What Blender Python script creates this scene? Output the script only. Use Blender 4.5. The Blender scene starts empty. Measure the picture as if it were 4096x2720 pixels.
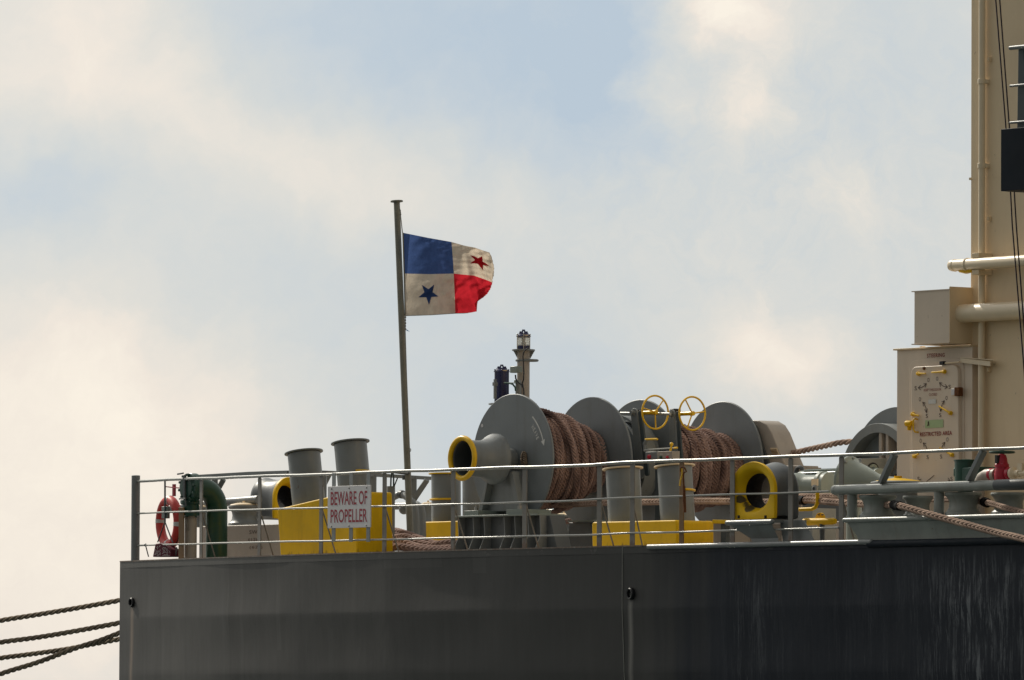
import bpy, math, random
import numpy as np
from mathutils import Vector, Matrix
random.seed(7); rng = np.random.default_rng(5)
R = math.radians
sc = bpy.context.scene
col = sc.collection

# ------------------------------------------------------------------ camera
# world frame: X runs along the ship's side (right in the picture), Y goes inboard, Z is up, Z=0 is the deck edge
F = 31000.0                         # focal length in photo pixels (photo 4096 x 2720)
ANG = R(52.5)
vh = Vector((-math.sin(ANG), math.cos(ANG), 0)); r0 = Vector((math.cos(ANG), math.sin(ANG), 0))
pitch = math.atan((2864 - 1360) / F); ROLL = .0049
fw = (vh * math.cos(pitch) + Vector((0, 0, 1)) * math.sin(pitch)).normalized()
u0 = r0.cross(fw)
rt = r0 * math.cos(ROLL) + u0 * math.sin(ROLL)
up = u0 * math.cos(ROLL) - r0 * math.sin(ROLL)
def ray(px, py): return fw + rt * ((px - 2048) / F) + up * ((1360 - py) / F)
CAM = -ray(2391, 2186) * (F / 311.0)
cd = bpy.data.cameras.new('camera'); cam = bpy.data.objects.new('camera', cd); col.objects.link(cam)
M = Matrix((rt, up, -fw)).transposed().to_4x4(); M.translation = CAM
cam.matrix_world = M
cd.sensor_width = 36; cd.lens = 36 * F / 4096; cd.clip_start = 1; cd.clip_end = 30000
sc.camera = cam

# ------------------------------------------------------------------ sun, sky, exposure
SUN = Vector((-.78, .03, .60)).normalized()
sl = bpy.data.lights.new('sun', 'SUN'); sl.energy = 3.2; sl.angle = R(.5); sl.color = (1, .93, .80)
so = bpy.data.objects.new('sun', sl); col.objects.link(so); so.rotation_euler = SUN.to_track_quat('Z', 'Y').to_euler()
sc.view_settings.view_transform = 'Standard'; sc.view_settings.look = 'None'
sc.view_settings.exposure = 0; sc.view_settings.gamma = 1; sc.view_settings.use_curve_mapping = False

def lin(r, g, b):
    f = lambda c: (c / 255 / 12.92) if c / 255 <= .04045 else ((c / 255 + .055) / 1.055) ** 2.4
    return (f(r), f(g), f(b), 1)

class NT:
    def __init__(s, nt): s.nt = nt; s.n = nt.nodes; s.l = nt.links
    def new(s, t, **k):
        n = s.n.new(t)
        for a, b in k.items(): setattr(n, a, b)
        return n
    def put(s, sock, v):
        if isinstance(v, bpy.types.NodeSocket): s.l.new(v, sock)
        else: sock.default_value = v
    def math(s, op, a, b=0.0, c=None, clamp=False):
        n = s.new('ShaderNodeMath', operation=op, use_clamp=clamp); s.put(n.inputs[0], a); s.put(n.inputs[1], b)
        if c is not None: s.put(n.inputs[2], c)
        return n.outputs[0]
    def vec(s, op, a, b=(0, 0, 0), out=0):
        n = s.new('ShaderNodeVectorMath', operation=op); s.put(n.inputs[0], a); s.put(n.inputs[1], b)
        return n.outputs[out]
    def noise(s, v, scale, detail=3, rough=.5, dist=0, out=0):
        n = s.new('ShaderNodeTexNoise'); s.put(n.inputs['Vector'], v); n.inputs['Scale'].default_value = scale
        n.inputs['Detail'].default_value = detail; n.inputs['Roughness'].default_value = rough; n.inputs['Distortion'].default_value = dist
        return n.outputs[out]
    def ramp(s, f, stops, interp='LINEAR'):
        n = s.new('ShaderNodeValToRGB'); n.color_ramp.interpolation = interp; e = n.color_ramp.elements
        while len(e) < len(stops): e.new(.5)
        for i, (p, c) in enumerate(stops): e[i].position = p; e[i].color = c if len(c) == 4 else (*c, 1)
        s.put(n.inputs[0], f); return n.outputs[0]
    def mix(s, f, a, b, typ='MIX'):
        n = s.new('ShaderNodeMix', data_type='RGBA', blend_type=typ); s.put(n.inputs[0], f); s.put(n.inputs[6], a); s.put(n.inputs[7], b)
        return n.outputs[2]

w = bpy.data.worlds.new('World'); sc.world = w; w.use_nodes = True
T = NT(w.node_tree); T.n.clear()
out = T.new('ShaderNodeOutputWorld')
sky = T.new('ShaderNodeTexSky', sky_type='NISHITA', sun_disc=False, sun_elevation=math.asin(SUN.z), sun_rotation=math.atan2(SUN.x, SUN.y))
b1 = T.new('ShaderNodeBackground'); T.l.new(sky.outputs[0], b1.inputs[0]); b1.inputs[1].default_value = .1
d = T.new('ShaderNodeTexCoord').outputs['Generated']; d = T.vec('NORMALIZE', d)
# cloud coordinates: two fixed world directions across the part of the sky behind the ship
k = F / 1000
cu = T.math('MULTIPLY', T.vec('DOT_PRODUCT', d, tuple(rt), 1), k)
cv = T.math('MULTIPLY', T.vec('DOT_PRODUCT', d, tuple(up), 1), -k)
cb = T.new('ShaderNodeCombineXYZ'); T.put(cb.inputs[0], cu); T.put(cb.inputs[1], cv); p = cb.outputs[0]
n1 = T.vec('SUBTRACT', T.noise(p, .8, 4, .55, 0, 1), (.5, .5, .5)); n2 = T.vec('SUBTRACT', T.noise(p, 2.6, 4, .6, 0, 1), (.5, .5, .5))
pd = T.vec('ADD', p, T.vec('ADD', T.vec('MULTIPLY', n1, (.55, .55, 0)), T.vec('MULTIPLY', n2, (.42, .42, 0))))
#  centre x, y, half widths, strength (cloud brightening / blue gaps) in thousandths of the photo's grid
blobs = [(-1.85, -1.15, .55, .30, .36), (-1.40, -.92, .45, .24, .22), (-2.0, -.62, .3, .2, -.14), (-.85, -.72, .6, .22, .26), (-.35, -.50, .55, .17, .16),
         (-.45, -1.2, .9, .36, -.34), (.45, -1.2, .55, .40, -.34), (.35, -.85, .6, .28, -.14),
         (.80, -1.36, .20, .18, .62), (.60, -1.08, .12, .16, .36), (.70, -.92, .08, .12, .22), (.92, -1.04, .16, .24, .34), (1.02, -.86, .12, .1, .18), (1.15, -1.3, .22, .2, .14), (.93, -1.2, .35, .35, .12),
         (1.55, -1.05, .5, .5, -.10), (-1.75, -.6, .6, .28, -.14), (-1.25, -.15, .85, .3, -.10), (-.3, .15, .5, .5, -.12), (0, .55, .6, .4, -.12),
         (-2.0, .15, .75, .55, .26), (-1.35, .35, .45, .45, .16), (-1.9, 1.0, .9, .9, .36), (-1.0, .9, .8, .6, .12),
         (1.08, .10, .30, .2, .34), (.88, -.02, .16, .16, .12), (1.42, -.50, .20, .18, .24), (.7, .18, .5, .3, .10), (1.6, .25, .3, .5, -.02), (.35, .12, .35, .4, -.12),
         (.7, .5, .8, .22, -.04)]
acc = None
for (x, y, sx, sy, a) in blobs:
    q = T.vec('MULTIPLY', T.vec('SUBTRACT', pd, (x, y, 0)), (1 / sx, 1 / sy, 0))
    e = T.math('MULTIPLY', T.math('EXPONENT', T.math('MULTIPLY', T.vec('DOT_PRODUCT', q, q, 1), -1)), a)
    acc = e if acc is None else T.math('ADD', acc, e)
fine = T.math('MULTIPLY', T.math('SUBTRACT', T.noise(pd, 1.5, 8, .66), .5), .46)
broken = T.math('MULTIPLY', T.math('SUBTRACT', T.noise(pd, 4.0, 9, .72, .5), .5), .62)      # curdled cloud to the upper right
q = T.vec('MULTIPLY', T.vec('SUBTRACT', p, (1.0, -.75, 0)), (1 / .85, 1 / .8, 0))
fine = T.math('ADD', fine, T.math('MULTIPLY', broken, T.math('ADD', .22, T.math('EXPONENT', T.math('MULTIPLY', T.vec('DOT_PRODUCT', q, q, 1), -1)))))
sund = T.math('MAXIMUM', T.vec('DOT_PRODUCT', d, tuple(SUN), 1), 0.0)
dens = T.math('ADD', T.math('ADD', T.math('ADD', acc, fine), .44), T.math('MULTIPLY', T.math('POWER', sund, 6), .12))
cc = T.ramp(dens, [(0, lin(183, 198, 212)), (.2, lin(195, 205, 213)), (.42, lin(208, 212, 212)), (.62, lin(221, 219, 213)), (.82, lin(237, 228, 217)), (1, lin(249, 240, 226))])
back = T.math('ADD', T.math('MULTIPLY', T.math('ADD', T.vec('DOT_PRODUCT', d, tuple(fw), 1), 1.0), .34), .28)   # sky dimmed behind the view to weaken its fill
glow = T.math('ADD', T.math('MULTIPLY', T.math('POWER', sund, 12), 1.6), T.math('MINIMUM', T.math('ADD', back, .1), 1.0))
b2 = T.new('ShaderNodeBackground'); warm = T.math('MULTIPLY', T.math('SUBTRACT', .9, T.vec('DOT_PRODUCT', d, tuple(fw), 1), clamp=True), 1.0)   # warm tint added behind the view as fill, for quay bounce
T.put(b2.inputs[0], T.mix(warm, cc, T.mix(1.0, cc, (1.0, .94, .885, 1), 'MULTIPLY'))); T.put(b2.inputs[1], glow)
mx = T.new('ShaderNodeMixShader'); mx.inputs[0].default_value = .97
T.l.new(b1.outputs[0], mx.inputs[1]); T.l.new(b2.outputs[0], mx.inputs[2]); T.l.new(mx.outputs[0], out.inputs[0])

# ------------------------------------------------------------------ placing helpers
def at(px, py, Y=None, X=None, Z=None):
    r = ray(px, py)
    if Y is not None: t = (Y - CAM.y) / r.y
    elif X is not None: t = (X - CAM.x) / r.x
    else: t = (Z - CAM.z) / r.z
    return CAM + r * t
def ppm(p): return F / (Vector(p) - CAM).dot(fw)
def hullY(x): return .009 * x * x if x < 0 else 0.0
def ath(px, py, off=0.0):
    Y = off
    for _ in range(12): Y = hullY(at(px, py, Y=Y).x) + off
    return at(px, py, Y=Y)
def reg(x0, y0, s): return lambda x, y: (x0 + s * x, y0 + s * y)
r1 = reg(450, 1700, .35714); r2 = reg(950, 1700, .35714); r3 = reg(1550, 1540, .4337); r4 = reg(2150, 1540, .4337)
r5 = reg(2800, 1700, .3316); r6 = reg(3300, 1700, .33715); r7 = reg(3500, 1350, .38254); r8 = reg(3500, 900, .3508)
rf = reg(1500, 780, .35077); rl = reg(1900, 1280, .236); ra = reg(2450, 1560, .2551); rb = reg(1540, 1860, .22963)
rc = reg(3180, 1600, .3826); rd = reg(980, 1860, .24234); rg = reg(3800, 1780, .2679); rh = reg(560, 1880, .2423)
VX = Vector((1, 0, 0)); VY = Vector((0, 1, 0)); VZ = Vector((0, 0, 1))

# ------------------------------------------------------------------ mesh helpers
def frame(t):
    t = Vector(t).normalized(); a = VZ if abs(t.z) < .9 else VX
    n = a.cross(t).normalized(); return t, n, t.cross(n)
class MB:
    def __init__(s): s.v = []; s.f = []; s.mi = []; s.cur = 0
    def add(s, vs, fs):
        n = len(s.v); s.v += [tuple(v) for v in vs]; s.f += [tuple(i + n for i in f) for f in fs]; s.mi += [s.cur] * len(fs); return s
    def box(s, c, sz, ax=None):
        c = Vector(c); A = ax or (VX, VY, VZ); v = []
        for i in (-1, 1):
            for j in (-1, 1):
                for k in (-1, 1): v.append(c + A[0] * (i * sz[0] / 2) + A[1] * (j * sz[1] / 2) + A[2] * (k * sz[2] / 2))
        return s.add(v, [(0, 1, 3, 2), (4, 6, 7, 5), (0, 4, 5, 1), (2, 3, 7, 6), (0, 2, 6, 4), (1, 5, 7, 3)])
    def bar(s, p0, p1, wd, th, side=None):
        p0 = Vector(p0); p1 = Vector(p1); t = (p1 - p0); L = t.length; t.normalize()
        a = Vector(side) if side is not None else frame(t)[1]
        a = (a - t * a.dot(t)).normalized(); b = t.cross(a)
        return s.box((p0 + p1) / 2, (wd, th, L), (a, b, t))
    def prism(s, pts, dv):
        n = len(pts); pts = [Vector(p) for p in pts]; dv = Vector(dv)
        return s.add(pts + [p + dv for p in pts], [tuple(range(n)), tuple(range(2 * n - 1, n - 1, -1))] + [(i, (i + 1) % n, n + (i + 1) % n, n + i) for i in range(n)])
    def lathe(s, prof, o, ax, seg=40, closed=False, caps=(1, 1)):
        o = Vector(o); t, a, b = frame(ax); vs = []; m = len(prof)
        for (r, h) in prof:
            for i in range(seg):
                q = 2 * math.pi * i / seg; vs.append(o + t * h + (a * math.cos(q) + b * math.sin(q)) * r)
        fs = []
        for j in range(m - 1 if not closed else m):
            j2 = (j + 1) % m
            for i in range(seg): k2 = (i + 1) % seg; fs.append((j * seg + i, j * seg + k2, j2 * seg + k2, j2 * seg + i))
        if not closed:
            if prof[0][0] > 1e-4 and caps[0]: fs.append(tuple(range(seg - 1, -1, -1)))
            if prof[-1][0] > 1e-4 and caps[1]: fs.append(tuple((m - 1) * seg + i for i in range(seg)))
        return s.add(vs, fs)
    def cyl(s, p0, p1, r0, r1=None, seg=24):
        p0 = Vector(p0); p1 = Vector(p1); t = p1 - p0
        return s.lathe([(r0, 0), (r0 if r1 is None else r1, t.length)], p0, t, seg)
    def tube(s, pts, r, seg=10, closed=False, caps=True):
        P = [Vector(p) for p in pts]; n = len(P); vs = []; a = None
        for i in range(n):
            if closed: t = P[(i + 1) % n] - P[i - 1]
            else: t = P[min(i + 1, n - 1)] - P[max(i - 1, 0)]
            t.normalize()
            if a is None: a = frame(t)[1]
            a = (a - t * a.dot(t)).normalized(); b = t.cross(a); rr = r[i] if hasattr(r, '__len__') else r
            for j in range(seg): q = 2 * math.pi * j / seg; vs.append(P[i] + (a * math.cos(q) + b * math.sin(q)) * rr)
        fs = []
        for i in range(n if closed else n - 1):
            i2 = (i + 1) % n
            for j in range(seg): k2 = (j + 1) % seg; fs.append((i * seg + j, i * seg + k2, i2 * seg + k2, i2 * seg + j))
        if not closed and caps: fs += [tuple(range(seg - 1, -1, -1)), tuple((n - 1) * seg + j for j in range(seg))]
        return s.add(vs, fs)
    def ring(s, c, ax, Rr, r, seg=48, rs=10, a0=0, a1=2 * math.pi, sx=1.0, e=None):
        t, a, b = frame(ax)
        if e: a, b = Vector(e[0]), Vector(e[1])
        full = abs(a1 - a0 - 2 * math.pi) < 1e-6; n = seg if full else seg + 1
        pts = [Vector(c) + (a * math.cos(a0 + (a1 - a0) * i / seg) * sx + b * math.sin(a0 + (a1 - a0) * i / seg)) * Rr for i in range(n)]
        return s.tube(pts, r, rs, closed=full)
    def ball(s, c, r, seg=16):
        return s.lathe([(max(1e-5, r * math.sin(math.pi * i / 8)), -r * math.cos(math.pi * i / 8)) for i in range(9)], c, VZ, seg)
    def bolt(s, c, ax, r, h): 
        return s.lathe([(r, 0), (r, h)], c, ax, 6)
    def build(s, name, mats, parent=None, smooth=32, bevel=0, seg=2):
        me = bpy.data.meshes.new(name)
        off = Vector((0, 0, 0)); q = parent
        while q is not None: off += q.location; q = q.parent
        me.from_pydata([(v[0] - off.x, v[1] - off.y, v[2] - off.z) for v in s.v], [], s.f)
        import bmesh
        bm = bmesh.new(); bm.from_mesh(me); bmesh.ops.recalc_face_normals(bm, faces=bm.faces); bm.to_mesh(me); bm.free()
        for m in (mats if isinstance(mats, (list, tuple)) else [mats]): me.materials.append(m)
        if any(s.mi): me.polygons.foreach_set('material_index', s.mi)
        me.polygons.foreach_set('use_smooth', [smooth > 0] * len(me.polygons))
        if smooth > 0: me.set_sharp_from_angle(angle=R(smooth))
        me.update()
        o = bpy.data.objects.new(name, me); col.objects.link(o)
        if parent is not None: o.parent = parent
        if bevel:
            b = o.modifiers.new('bevel', 'BEVEL'); b.width = bevel; b.segments = seg; b.limit_method = 'ANGLE'; b.angle_limit = R(40); b.harden_normals = False
        return o
def tag(o, label, cat=None, group=None, kind=None):
    if label: o['label'] = label
    if cat: o['category'] = cat
    if group: o['group'] = group
    if kind: o['kind'] = kind
    return o
def thing(name, label, cat, loc, group=None):
    o = bpy.data.objects.new(name, None); col.objects.link(o); o.location = Vector(loc); o.empty_display_size = .2
    return tag(o, label, cat, group)
def copy_tree(o, delta, label):
    def cp(s, par):
        c = s.copy(); col.objects.link(c); c.parent = par
        for ch in s.children: cp(ch, c)
        return c
    c = cp(o, None); c.location = o.location + Vector(delta); c['label'] = label; return c
def rpoly(pts, r, n=4):
    out_ = []; N = len(pts)
    for i in range(N):
        p = Vector(pts[i]); a = (Vector(pts[i - 1]) - p); b = (Vector(pts[(i + 1) % N]) - p)
        rr = min(r, a.length * .45, b.length * .45); A = p + a.normalized() * rr; B = p + b.normalized() * rr
        for k_ in range(n + 1): t = k_ / n; out_.append(A * (1 - t) ** 2 + p * 2 * t * (1 - t) + B * t * t)
    return out_
def plate(pp, Y, th): return [at(x, y, Y=Y) for (x, y) in pp], Vector((0, th, 0))
def plateX(pp, X, th): return [at(x, y, X=X) for (x, y) in pp], Vector((-th, 0, 0))

# ------------------------------------------------------------------ materials
def mat(name, c, rough=.45, spec=.5, var=.12, scale=3, bump=.15, bscale=60, metal=0, dirt=None, dirtamt=.25, streak=False, rv=.25, foot=0):
    m = bpy.data.materials.new(name); m.use_nodes = True; t = NT(m.node_tree); t.n.clear()
    o = t.new('ShaderNodeOutputMaterial'); b = t.new('ShaderNodeBsdfPrincipled'); t.l.new(b.outputs[0], o.inputs[0])
    pos = t.new('ShaderNodeNewGeometry').outputs['Position']
    v = pos
    n = t.noise(v, scale, 4, .6)
    lo = tuple(x * (1 - var) for x in c); hi = tuple(min(1, x * (1 + var)) for x in c)
    cl = t.ramp(n, [(.3, lo), (.7, hi)])
    if dirt:
        vv = t.vec('MULTIPLY', v, (1, 1, .18)) if streak else v
        dn = t.noise(vv, scale * 2.3, 6, .68)
        f = t.math('MULTIPLY', t.ramp(dn, [(.52, (0, 0, 0)), (.72, (1, 1, 1))]), dirtamt)
        cl = t.mix(f, cl, (*dirt, 1))
    if foot:
        sp = t.new('ShaderNodeSeparateXYZ'); t.put(sp.inputs[0], v)
        low = t.math('SUBTRACT', 1.0, t.math('MULTIPLY', t.math('ABSOLUTE', sp.outputs[2]), 1 / foot), clamp=True)
        rf0 = t.ramp(t.math('ADD', t.math('MULTIPLY', low, .35), t.noise(t.vec('MULTIPLY', v, (1, 1, .35)), 11, 5, .7)), [(.72, (0, 0, 0)), (.86, (1, 1, 1))])
        cl = t.mix(t.math('MULTIPLY', rf0, .6), cl, (.12, .055, .022, 1))
    if dirt and spec >= .2:
        chip = t.ramp(t.noise(t.vec('MULTIPLY', v, (1, 1, .7)), 13, 7, .72), [(.665, (0, 0, 0)), (.69, (1, 1, 1))])
        cl = t.mix(t.math('MULTIPLY', chip, .75), cl, (.11, .055, .028, 1))
    t.put(b.inputs['Base Color'], cl)
    rn = t.math('ADD', t.math('MULTIPLY', t.noise(v, scale * 4, 3), rv), rough - rv / 2)
    t.put(b.inputs['Roughness'], rn); b.inputs['Metallic'].default_value = metal; b.inputs['Specular IOR Level'].default_value = spec
    if bump:
        bp = t.new('ShaderNodeBump'); bp.inputs['Strength'].default_value = bump; bp.inputs['Distance'].default_value = .01
        t.put(bp.inputs['Height'], t.math('ADD', t.noise(v, bscale, 3), t.math('MULTIPLY', t.noise(v, scale * 2, 2), 1.5))); t.put(b.inputs['Normal'], bp.outputs[0])
    return m
m_gray = mat('grey_paint', (.19, .205, .205), .38, .5, .12, 2.5, .12, 50, dirt=(.12, .11, .09), dirtamt=.35, streak=True)
m_disc = mat('drum_grey_paint', (.175, .195, .205), .42, .5, .12, 2, .10, 40, dirt=(.105, .10, .09), dirtamt=.4, streak=True)
m_dark = mat('dark_grey_paint', (.075, .085, .09), .45, .5, .15, 3, .12, 50)
m_post = mat('rail_post_paint', (.21, .195, .175), .5, .4, .12, 5, .1, 60, foot=.22, dirt=(.16, .10, .05), dirtamt=.3)
m_rail = mat('rail_paint', (.34, .34, .31), .30, .5, .06, 2, 0, 80, rv=.04)
m_yel = mat('yellow_paint', (.78, .475, .003), .5, .22, .10, 2.2, .14, 40, foot=.14, dirt=(.40, .21, .01), dirtamt=.4, streak=True)
m_yel2 = mat('yellow_trim_paint', (.78, .47, .006), .34, .4, .08, 8, .06, 70)
m_cream = mat('cream_house_paint', (.76, .605, .40), .5, .35, .06, .9, .14, 18, dirt=(.56, .42, .27), dirtamt=.3, streak=True)
m_door = mat('door_paint', (.66, .555, .44), .45, .45, .05, 2, .06, 40, dirt=(.50, .40, .29), dirtamt=.2, streak=True)
m_pipe = mat('cream_pipe_paint', (.74, .62, .44), .35, .5, .05, 3, .05, 50)
m_green = mat('green_valve_paint', (.006, .055, .035), .35, .5, .15, 4, .1, 60, dirt=(.02, .05, .03), dirtamt=.4)
m_green2 = mat('green_pipe_paint', (.009, .050, .024), .40, .5, .15, 2.2, .08, 50, dirt=(.05, .085, .01), dirtamt=.6)
m_red = mat('red_valve_paint', (.42, .008, .03), .35, .5, .12, 8, .08, 60)
m_buoy = mat('lifebuoy_red', (.60, .055, .045), .45, .4, .10, 12, .06, 90)
m_silver = mat('reflective_band', (.60, .60, .58), .35, .5, .06, 15, .04, 90)
m_bag = mat('maroon_cover', (.10, .008, .022), .6, .3, .15, 9, .2, 40)
m_white = mat('white_board', (.60, .59, .60), .4, .4, .03, 5, .02, 60)
m_redink = mat('red_lettering', (.30, .018, .035), .5, .3, .10, 30, 0)
m_darkink = mat('dark_lettering', (.08, .05, .04), .6, .3, .25, 40, 0)
m_rust_ink = mat('maroon_stencil', (.24, .03, .025), .6, .3, .2, 30, 0)
m_whiteink = mat('white_stencil', (.62, .62, .60), .5, .3, .1, 30, 0)
m_black = mat('black_rubber', (.012, .012, .014), .5, .4, .2, 10, .1, 60)
m_sleeve_throat = mat('black_canvas_and_throat_shade', (.012, .011, .012), .85, .1, .3, 20, .4, 60)
m_navy = mat('navy_lamp_housing', (.014, .017, .085), .3, .5, .2, 10, .05, 60)
m_rust = mat('rust', (.13, .05, .02), .8, .2, .35, 25, .5, 120, dirt=(.30, .16, .03), dirtamt=.4)
m_board = mat('ochre_flat_bar', (.20, .11, .04), .5, .4, .15, 4, .1, 60, dirt=(.15, .08, .03), dirtamt=.4)
m_motor = mat('pale_green_machine_paint', (.22, .26, .235), .4, .5, .08, 4, .08, 50)
m_beige = mat('beige_grey_paint', (.37, .325, .275), .5, .4, .08, 2.5, .1, 50, dirt=(.25, .2, .16), dirtamt=.3, streak=True)
m_deck = mat('deck_paint', (.30, .27, .24), .6, .3, .15, 1.5, .2, 30)
m_pole = mat('flagpole_paint', (.20, .20, .165), .4, .4, .12, 4, .08, 50, dirt=(.12, .11, .07), dirtamt=.5)
m_halo = mat('halyard_line', (.22, .21, .18), .8, .2, .2, 30, 0)
m_steel = mat('bare_steel', (.35, .34, .32), .35, .5, .2, 20, .1, 80, metal=.8)
m_wire = mat('wire_rope', (.035, .02, .03), .6, .3, .2, 20, 0)
m_lime = mat('pale_green_sticker', (.38, .50, .27), .5, .3, .04, 8, 0)
m_lens_dark = mat('navy_platform_paint', (.008, .013, .020), .6, .15, .2, 2, .05, 30)
m_slate = mat('slate_frame_paint', (.045, .060, .065), .45, .4, .1, 4, .05, 60)

def rope_mat(name, c, c2):
    m = bpy.data.materials.new(name); m.use_nodes = True; t = NT(m.node_tree); b = t.n['Principled BSDF']
    v = t.new('ShaderNodeNewGeometry').outputs['Position']
    cl = t.ramp(t.math('ADD', t.math('MULTIPLY', t.noise(v, 2.2, 4, .6), .45), t.math('MULTIPLY', t.noise(t.vec('MULTIPLY', v, (1, 8, 1)), 1.3, 2, .5), .55)), [(.36, c2), (.62, c)])
    cl = t.mix(t.math('MULTIPLY', t.ramp(t.noise(v, 28, 4, .7), [(.45, (0, 0, 0)), (.75, (1, 1, 1))]), .5), cl, (*[x * .45 for x in c2], 1))
    t.put(b.inputs['Base Color'], cl); b.inputs['Roughness'].default_value = .9; b.inputs['Specular IOR Level'].default_value = .15
    bp = t.new('ShaderNodeBump'); bp.inputs['Strength'].default_value = .6; bp.inputs['Distance'].default_value = .004
    t.put(bp.inputs['Height'], t.noise(v, 260, 2, .6)); t.put(b.inputs['Normal'], bp.outputs[0]); return m
m_light = mat('pale_grey_fairlead_paint', (.235, .255, .235), .38, .5, .14, 3.5, .14, 45, dirt=(.15, .13, .10), dirtamt=.4, streak=True)
m_rope = rope_mat('brown_mooring_rope', (.42, .285, .245), (.12, .076, .068))
m_rope2 = rope_mat('tan_mooring_rope', (.50, .36, .28), (.22, .15, .12))
m_rope3 = rope_mat('weathered_mooring_line', (.30, .24, .17), (.17, .13, .10))

def glass_mat():
    m = bpy.data.materials.new('lamp_glass'); m.use_nodes = True; b = m.node_tree.nodes['Principled BSDF']
    b.inputs['Base Color'].default_value = (.85, .83, .76, 1); b.inputs['Roughness'].default_value = .22; b.inputs['Transmission Weight'].default_value = .6; b.inputs['IOR'].default_value = 1.25
    return m
m_glass = glass_mat()

def hull_mat():
    m = bpy.data.materials.new('hull_paint'); m.use_nodes = True; t = NT(m.node_tree); b = t.n['Principled BSDF']
    pos = t.new('ShaderNodeNewGeometry').outputs['Position']; sp = t.new('ShaderNodeSeparateXYZ'); t.put(sp.inputs[0], pos); X, Y, Z = sp.outputs
    st = t.vec('MULTIPLY', pos, (1, 1, .06)); stf = t.noise(st, 9, 5, .65); stb = t.noise(t.vec('MULTIPLY', pos, (1, 1, .22)), 1.6, 4, .6)
    wob = t.math('MULTIPLY', t.math('SUBTRACT', t.noise(st, 3, 3), .5), 1.2)
    # the stern plating is grey with its sheen painted in, the plating forward of the welded seam is dark blue-black
    g = t.ramp(stb, [(.3, (.082, .080, .077)), (.7, (.108, .104, .099))])
    g = t.mix(t.math('MULTIPLY', t.ramp(t.noise(pos, .8, 3), [(.4, (0, 0, 0)), (.6, (1, 1, 1))]), .3), g, (.074, .074, .072, 1))
    lt_ = t.math('MULTIPLY', t.math('ADD', Z, .10), 60.0, clamp=True)
    g = t.mix(t.math('MULTIPLY', lt_, .35), g, (.15, .148, .14, 1))
    for (xa, za, wd_, hh_, val) in ((-10.4, -.9, 1.1, 1.6, .5), (-7.8, -.4, .06, .9, .5), (-8.9, -1.2, .04, 1.4, .35), (-5.7, -1.0, .05, 1.5, .3), (-3.4, -.9, .05, 1.6, .25), (-2.6, -.15, .16, .16, .8), (-4.2, -.12, .7, .10, .5)):
        qa = t.math('LESS_THAN', t.math('ABSOLUTE', t.math('SUBTRACT', t.math('ADD', X, t.math('MULTIPLY', wob, .05)), xa)), wd_); qb = t.math('LESS_THAN', t.math('ABSOLUTE', t.math('SUBTRACT', Z, za)), hh_)
        g = t.mix(t.math('MULTIPLY', t.math('MULTIPLY', qa, qb), val * .32), g, (.19, .185, .175, 1))
    for (xa, val) in ((-9.45, .93), (-7.05, 1.05), (-4.9, .94), (-2.35, 1.05)):      # shading steps between plates, painted in as tints
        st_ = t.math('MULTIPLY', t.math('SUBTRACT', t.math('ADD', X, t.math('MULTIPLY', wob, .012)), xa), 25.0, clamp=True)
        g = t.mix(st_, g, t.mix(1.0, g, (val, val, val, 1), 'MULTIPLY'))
    st_ = t.math('MULTIPLY', t.math('SUBTRACT', -.80, Z), 25.0, clamp=True); g = t.mix(st_, g, t.mix(1.0, g, (.91, .91, .91, 1), 'MULTIPLY'))  # lower strake darkened in the colour, as shading of its inward slope
    fa = t.math('MULTIPLY', t.math('ADD', X, 9.0), 1 / 9.0, clamp=True)  # grey darkens rightward: fading sheen of the curved plating, put into the colour
    g = t.mix(t.math('MULTIPLY', fa, .62), g, (.038, .039, .039, 1))
    dk = t.ramp(t.noise(st, 2.2, 5, .6), [(.3, (.0035, .0072, .0155)), (.72, (.010, .0150, .0250))])
    a = t.math('ADD', t.math('MULTIPLY', t.math('SUBTRACT', X, .9), .62), wob, clamp=True)
    c = t.mix(a, g, dk)
    # pale salt and scrape streaks, heaviest near the right-hand end
    s1 = t.ramp(t.math('ADD', t.math('MULTIPLY', t.noise(t.vec('MULTIPLY', pos, (1, 1, .05)), 26, 7, .8), .55), t.math('MULTIPLY', t.noise(t.vec('MULTIPLY', pos, (1, 1, .16)), 4.5, 7, .8), .45)), [(.49, (0, 0, 0)), (.60, (1, 1, 1))])
    s2 = t.ramp(t.noise(t.vec('MULTIPLY', pos, (1, 1, .12)), 5, 4, .7), [(.36, (0, 0, 0)), (.60, (1, 1, 1))])
    def band(c0, hw, amp):
        q = t.math('MULTIPLY', t.math('SUBTRACT', X, c0), 1 / hw); return t.math('MULTIPLY', t.math('EXPONENT', t.math('MULTIPLY', t.math('MULTIPLY', q, q), -1)), amp)
    sl_v = t.new('ShaderNodeCombineXYZ'); t.put(sl_v.inputs[0], t.math('ADD', X, t.math('MULTIPLY', Z, -.28))); t.put(sl_v.inputs[2], t.math('MULTIPLY', Z, .10))
    s3 = t.math('MULTIPLY', t.ramp(t.noise(sl_v.outputs[0], 34, 5, .7), [(.62, (0, 0, 0)), (.72, (1, 1, 1))]), t.ramp(t.noise(pos, 1.7, 4, .6), [(.45, (0, 0, 0)), (.6, (1, 1, 1))]))
    s3 = t.math('MULTIPLY', s3, t.math('MULTIPLY', t.math('ADD', X, -.5), .8, clamp=True))
    w_ = t.math('ADD', t.math('ADD', band(7.5, .85, 2.2), band(3.1, .5, .5)), t.math('ADD', band(9.0, .4, 1.0), band(5.3, 1.2, .22)))
    top = t.math('MULTIPLY', t.math('MULTIPLY', t.math('ADD', Z, .10), -3.0, clamp=True), 1.0)
    f = t.math('MULTIPLY', t.math('MULTIPLY', t.math('MULTIPLY', s1, s2), w_), top, clamp=True)
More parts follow.
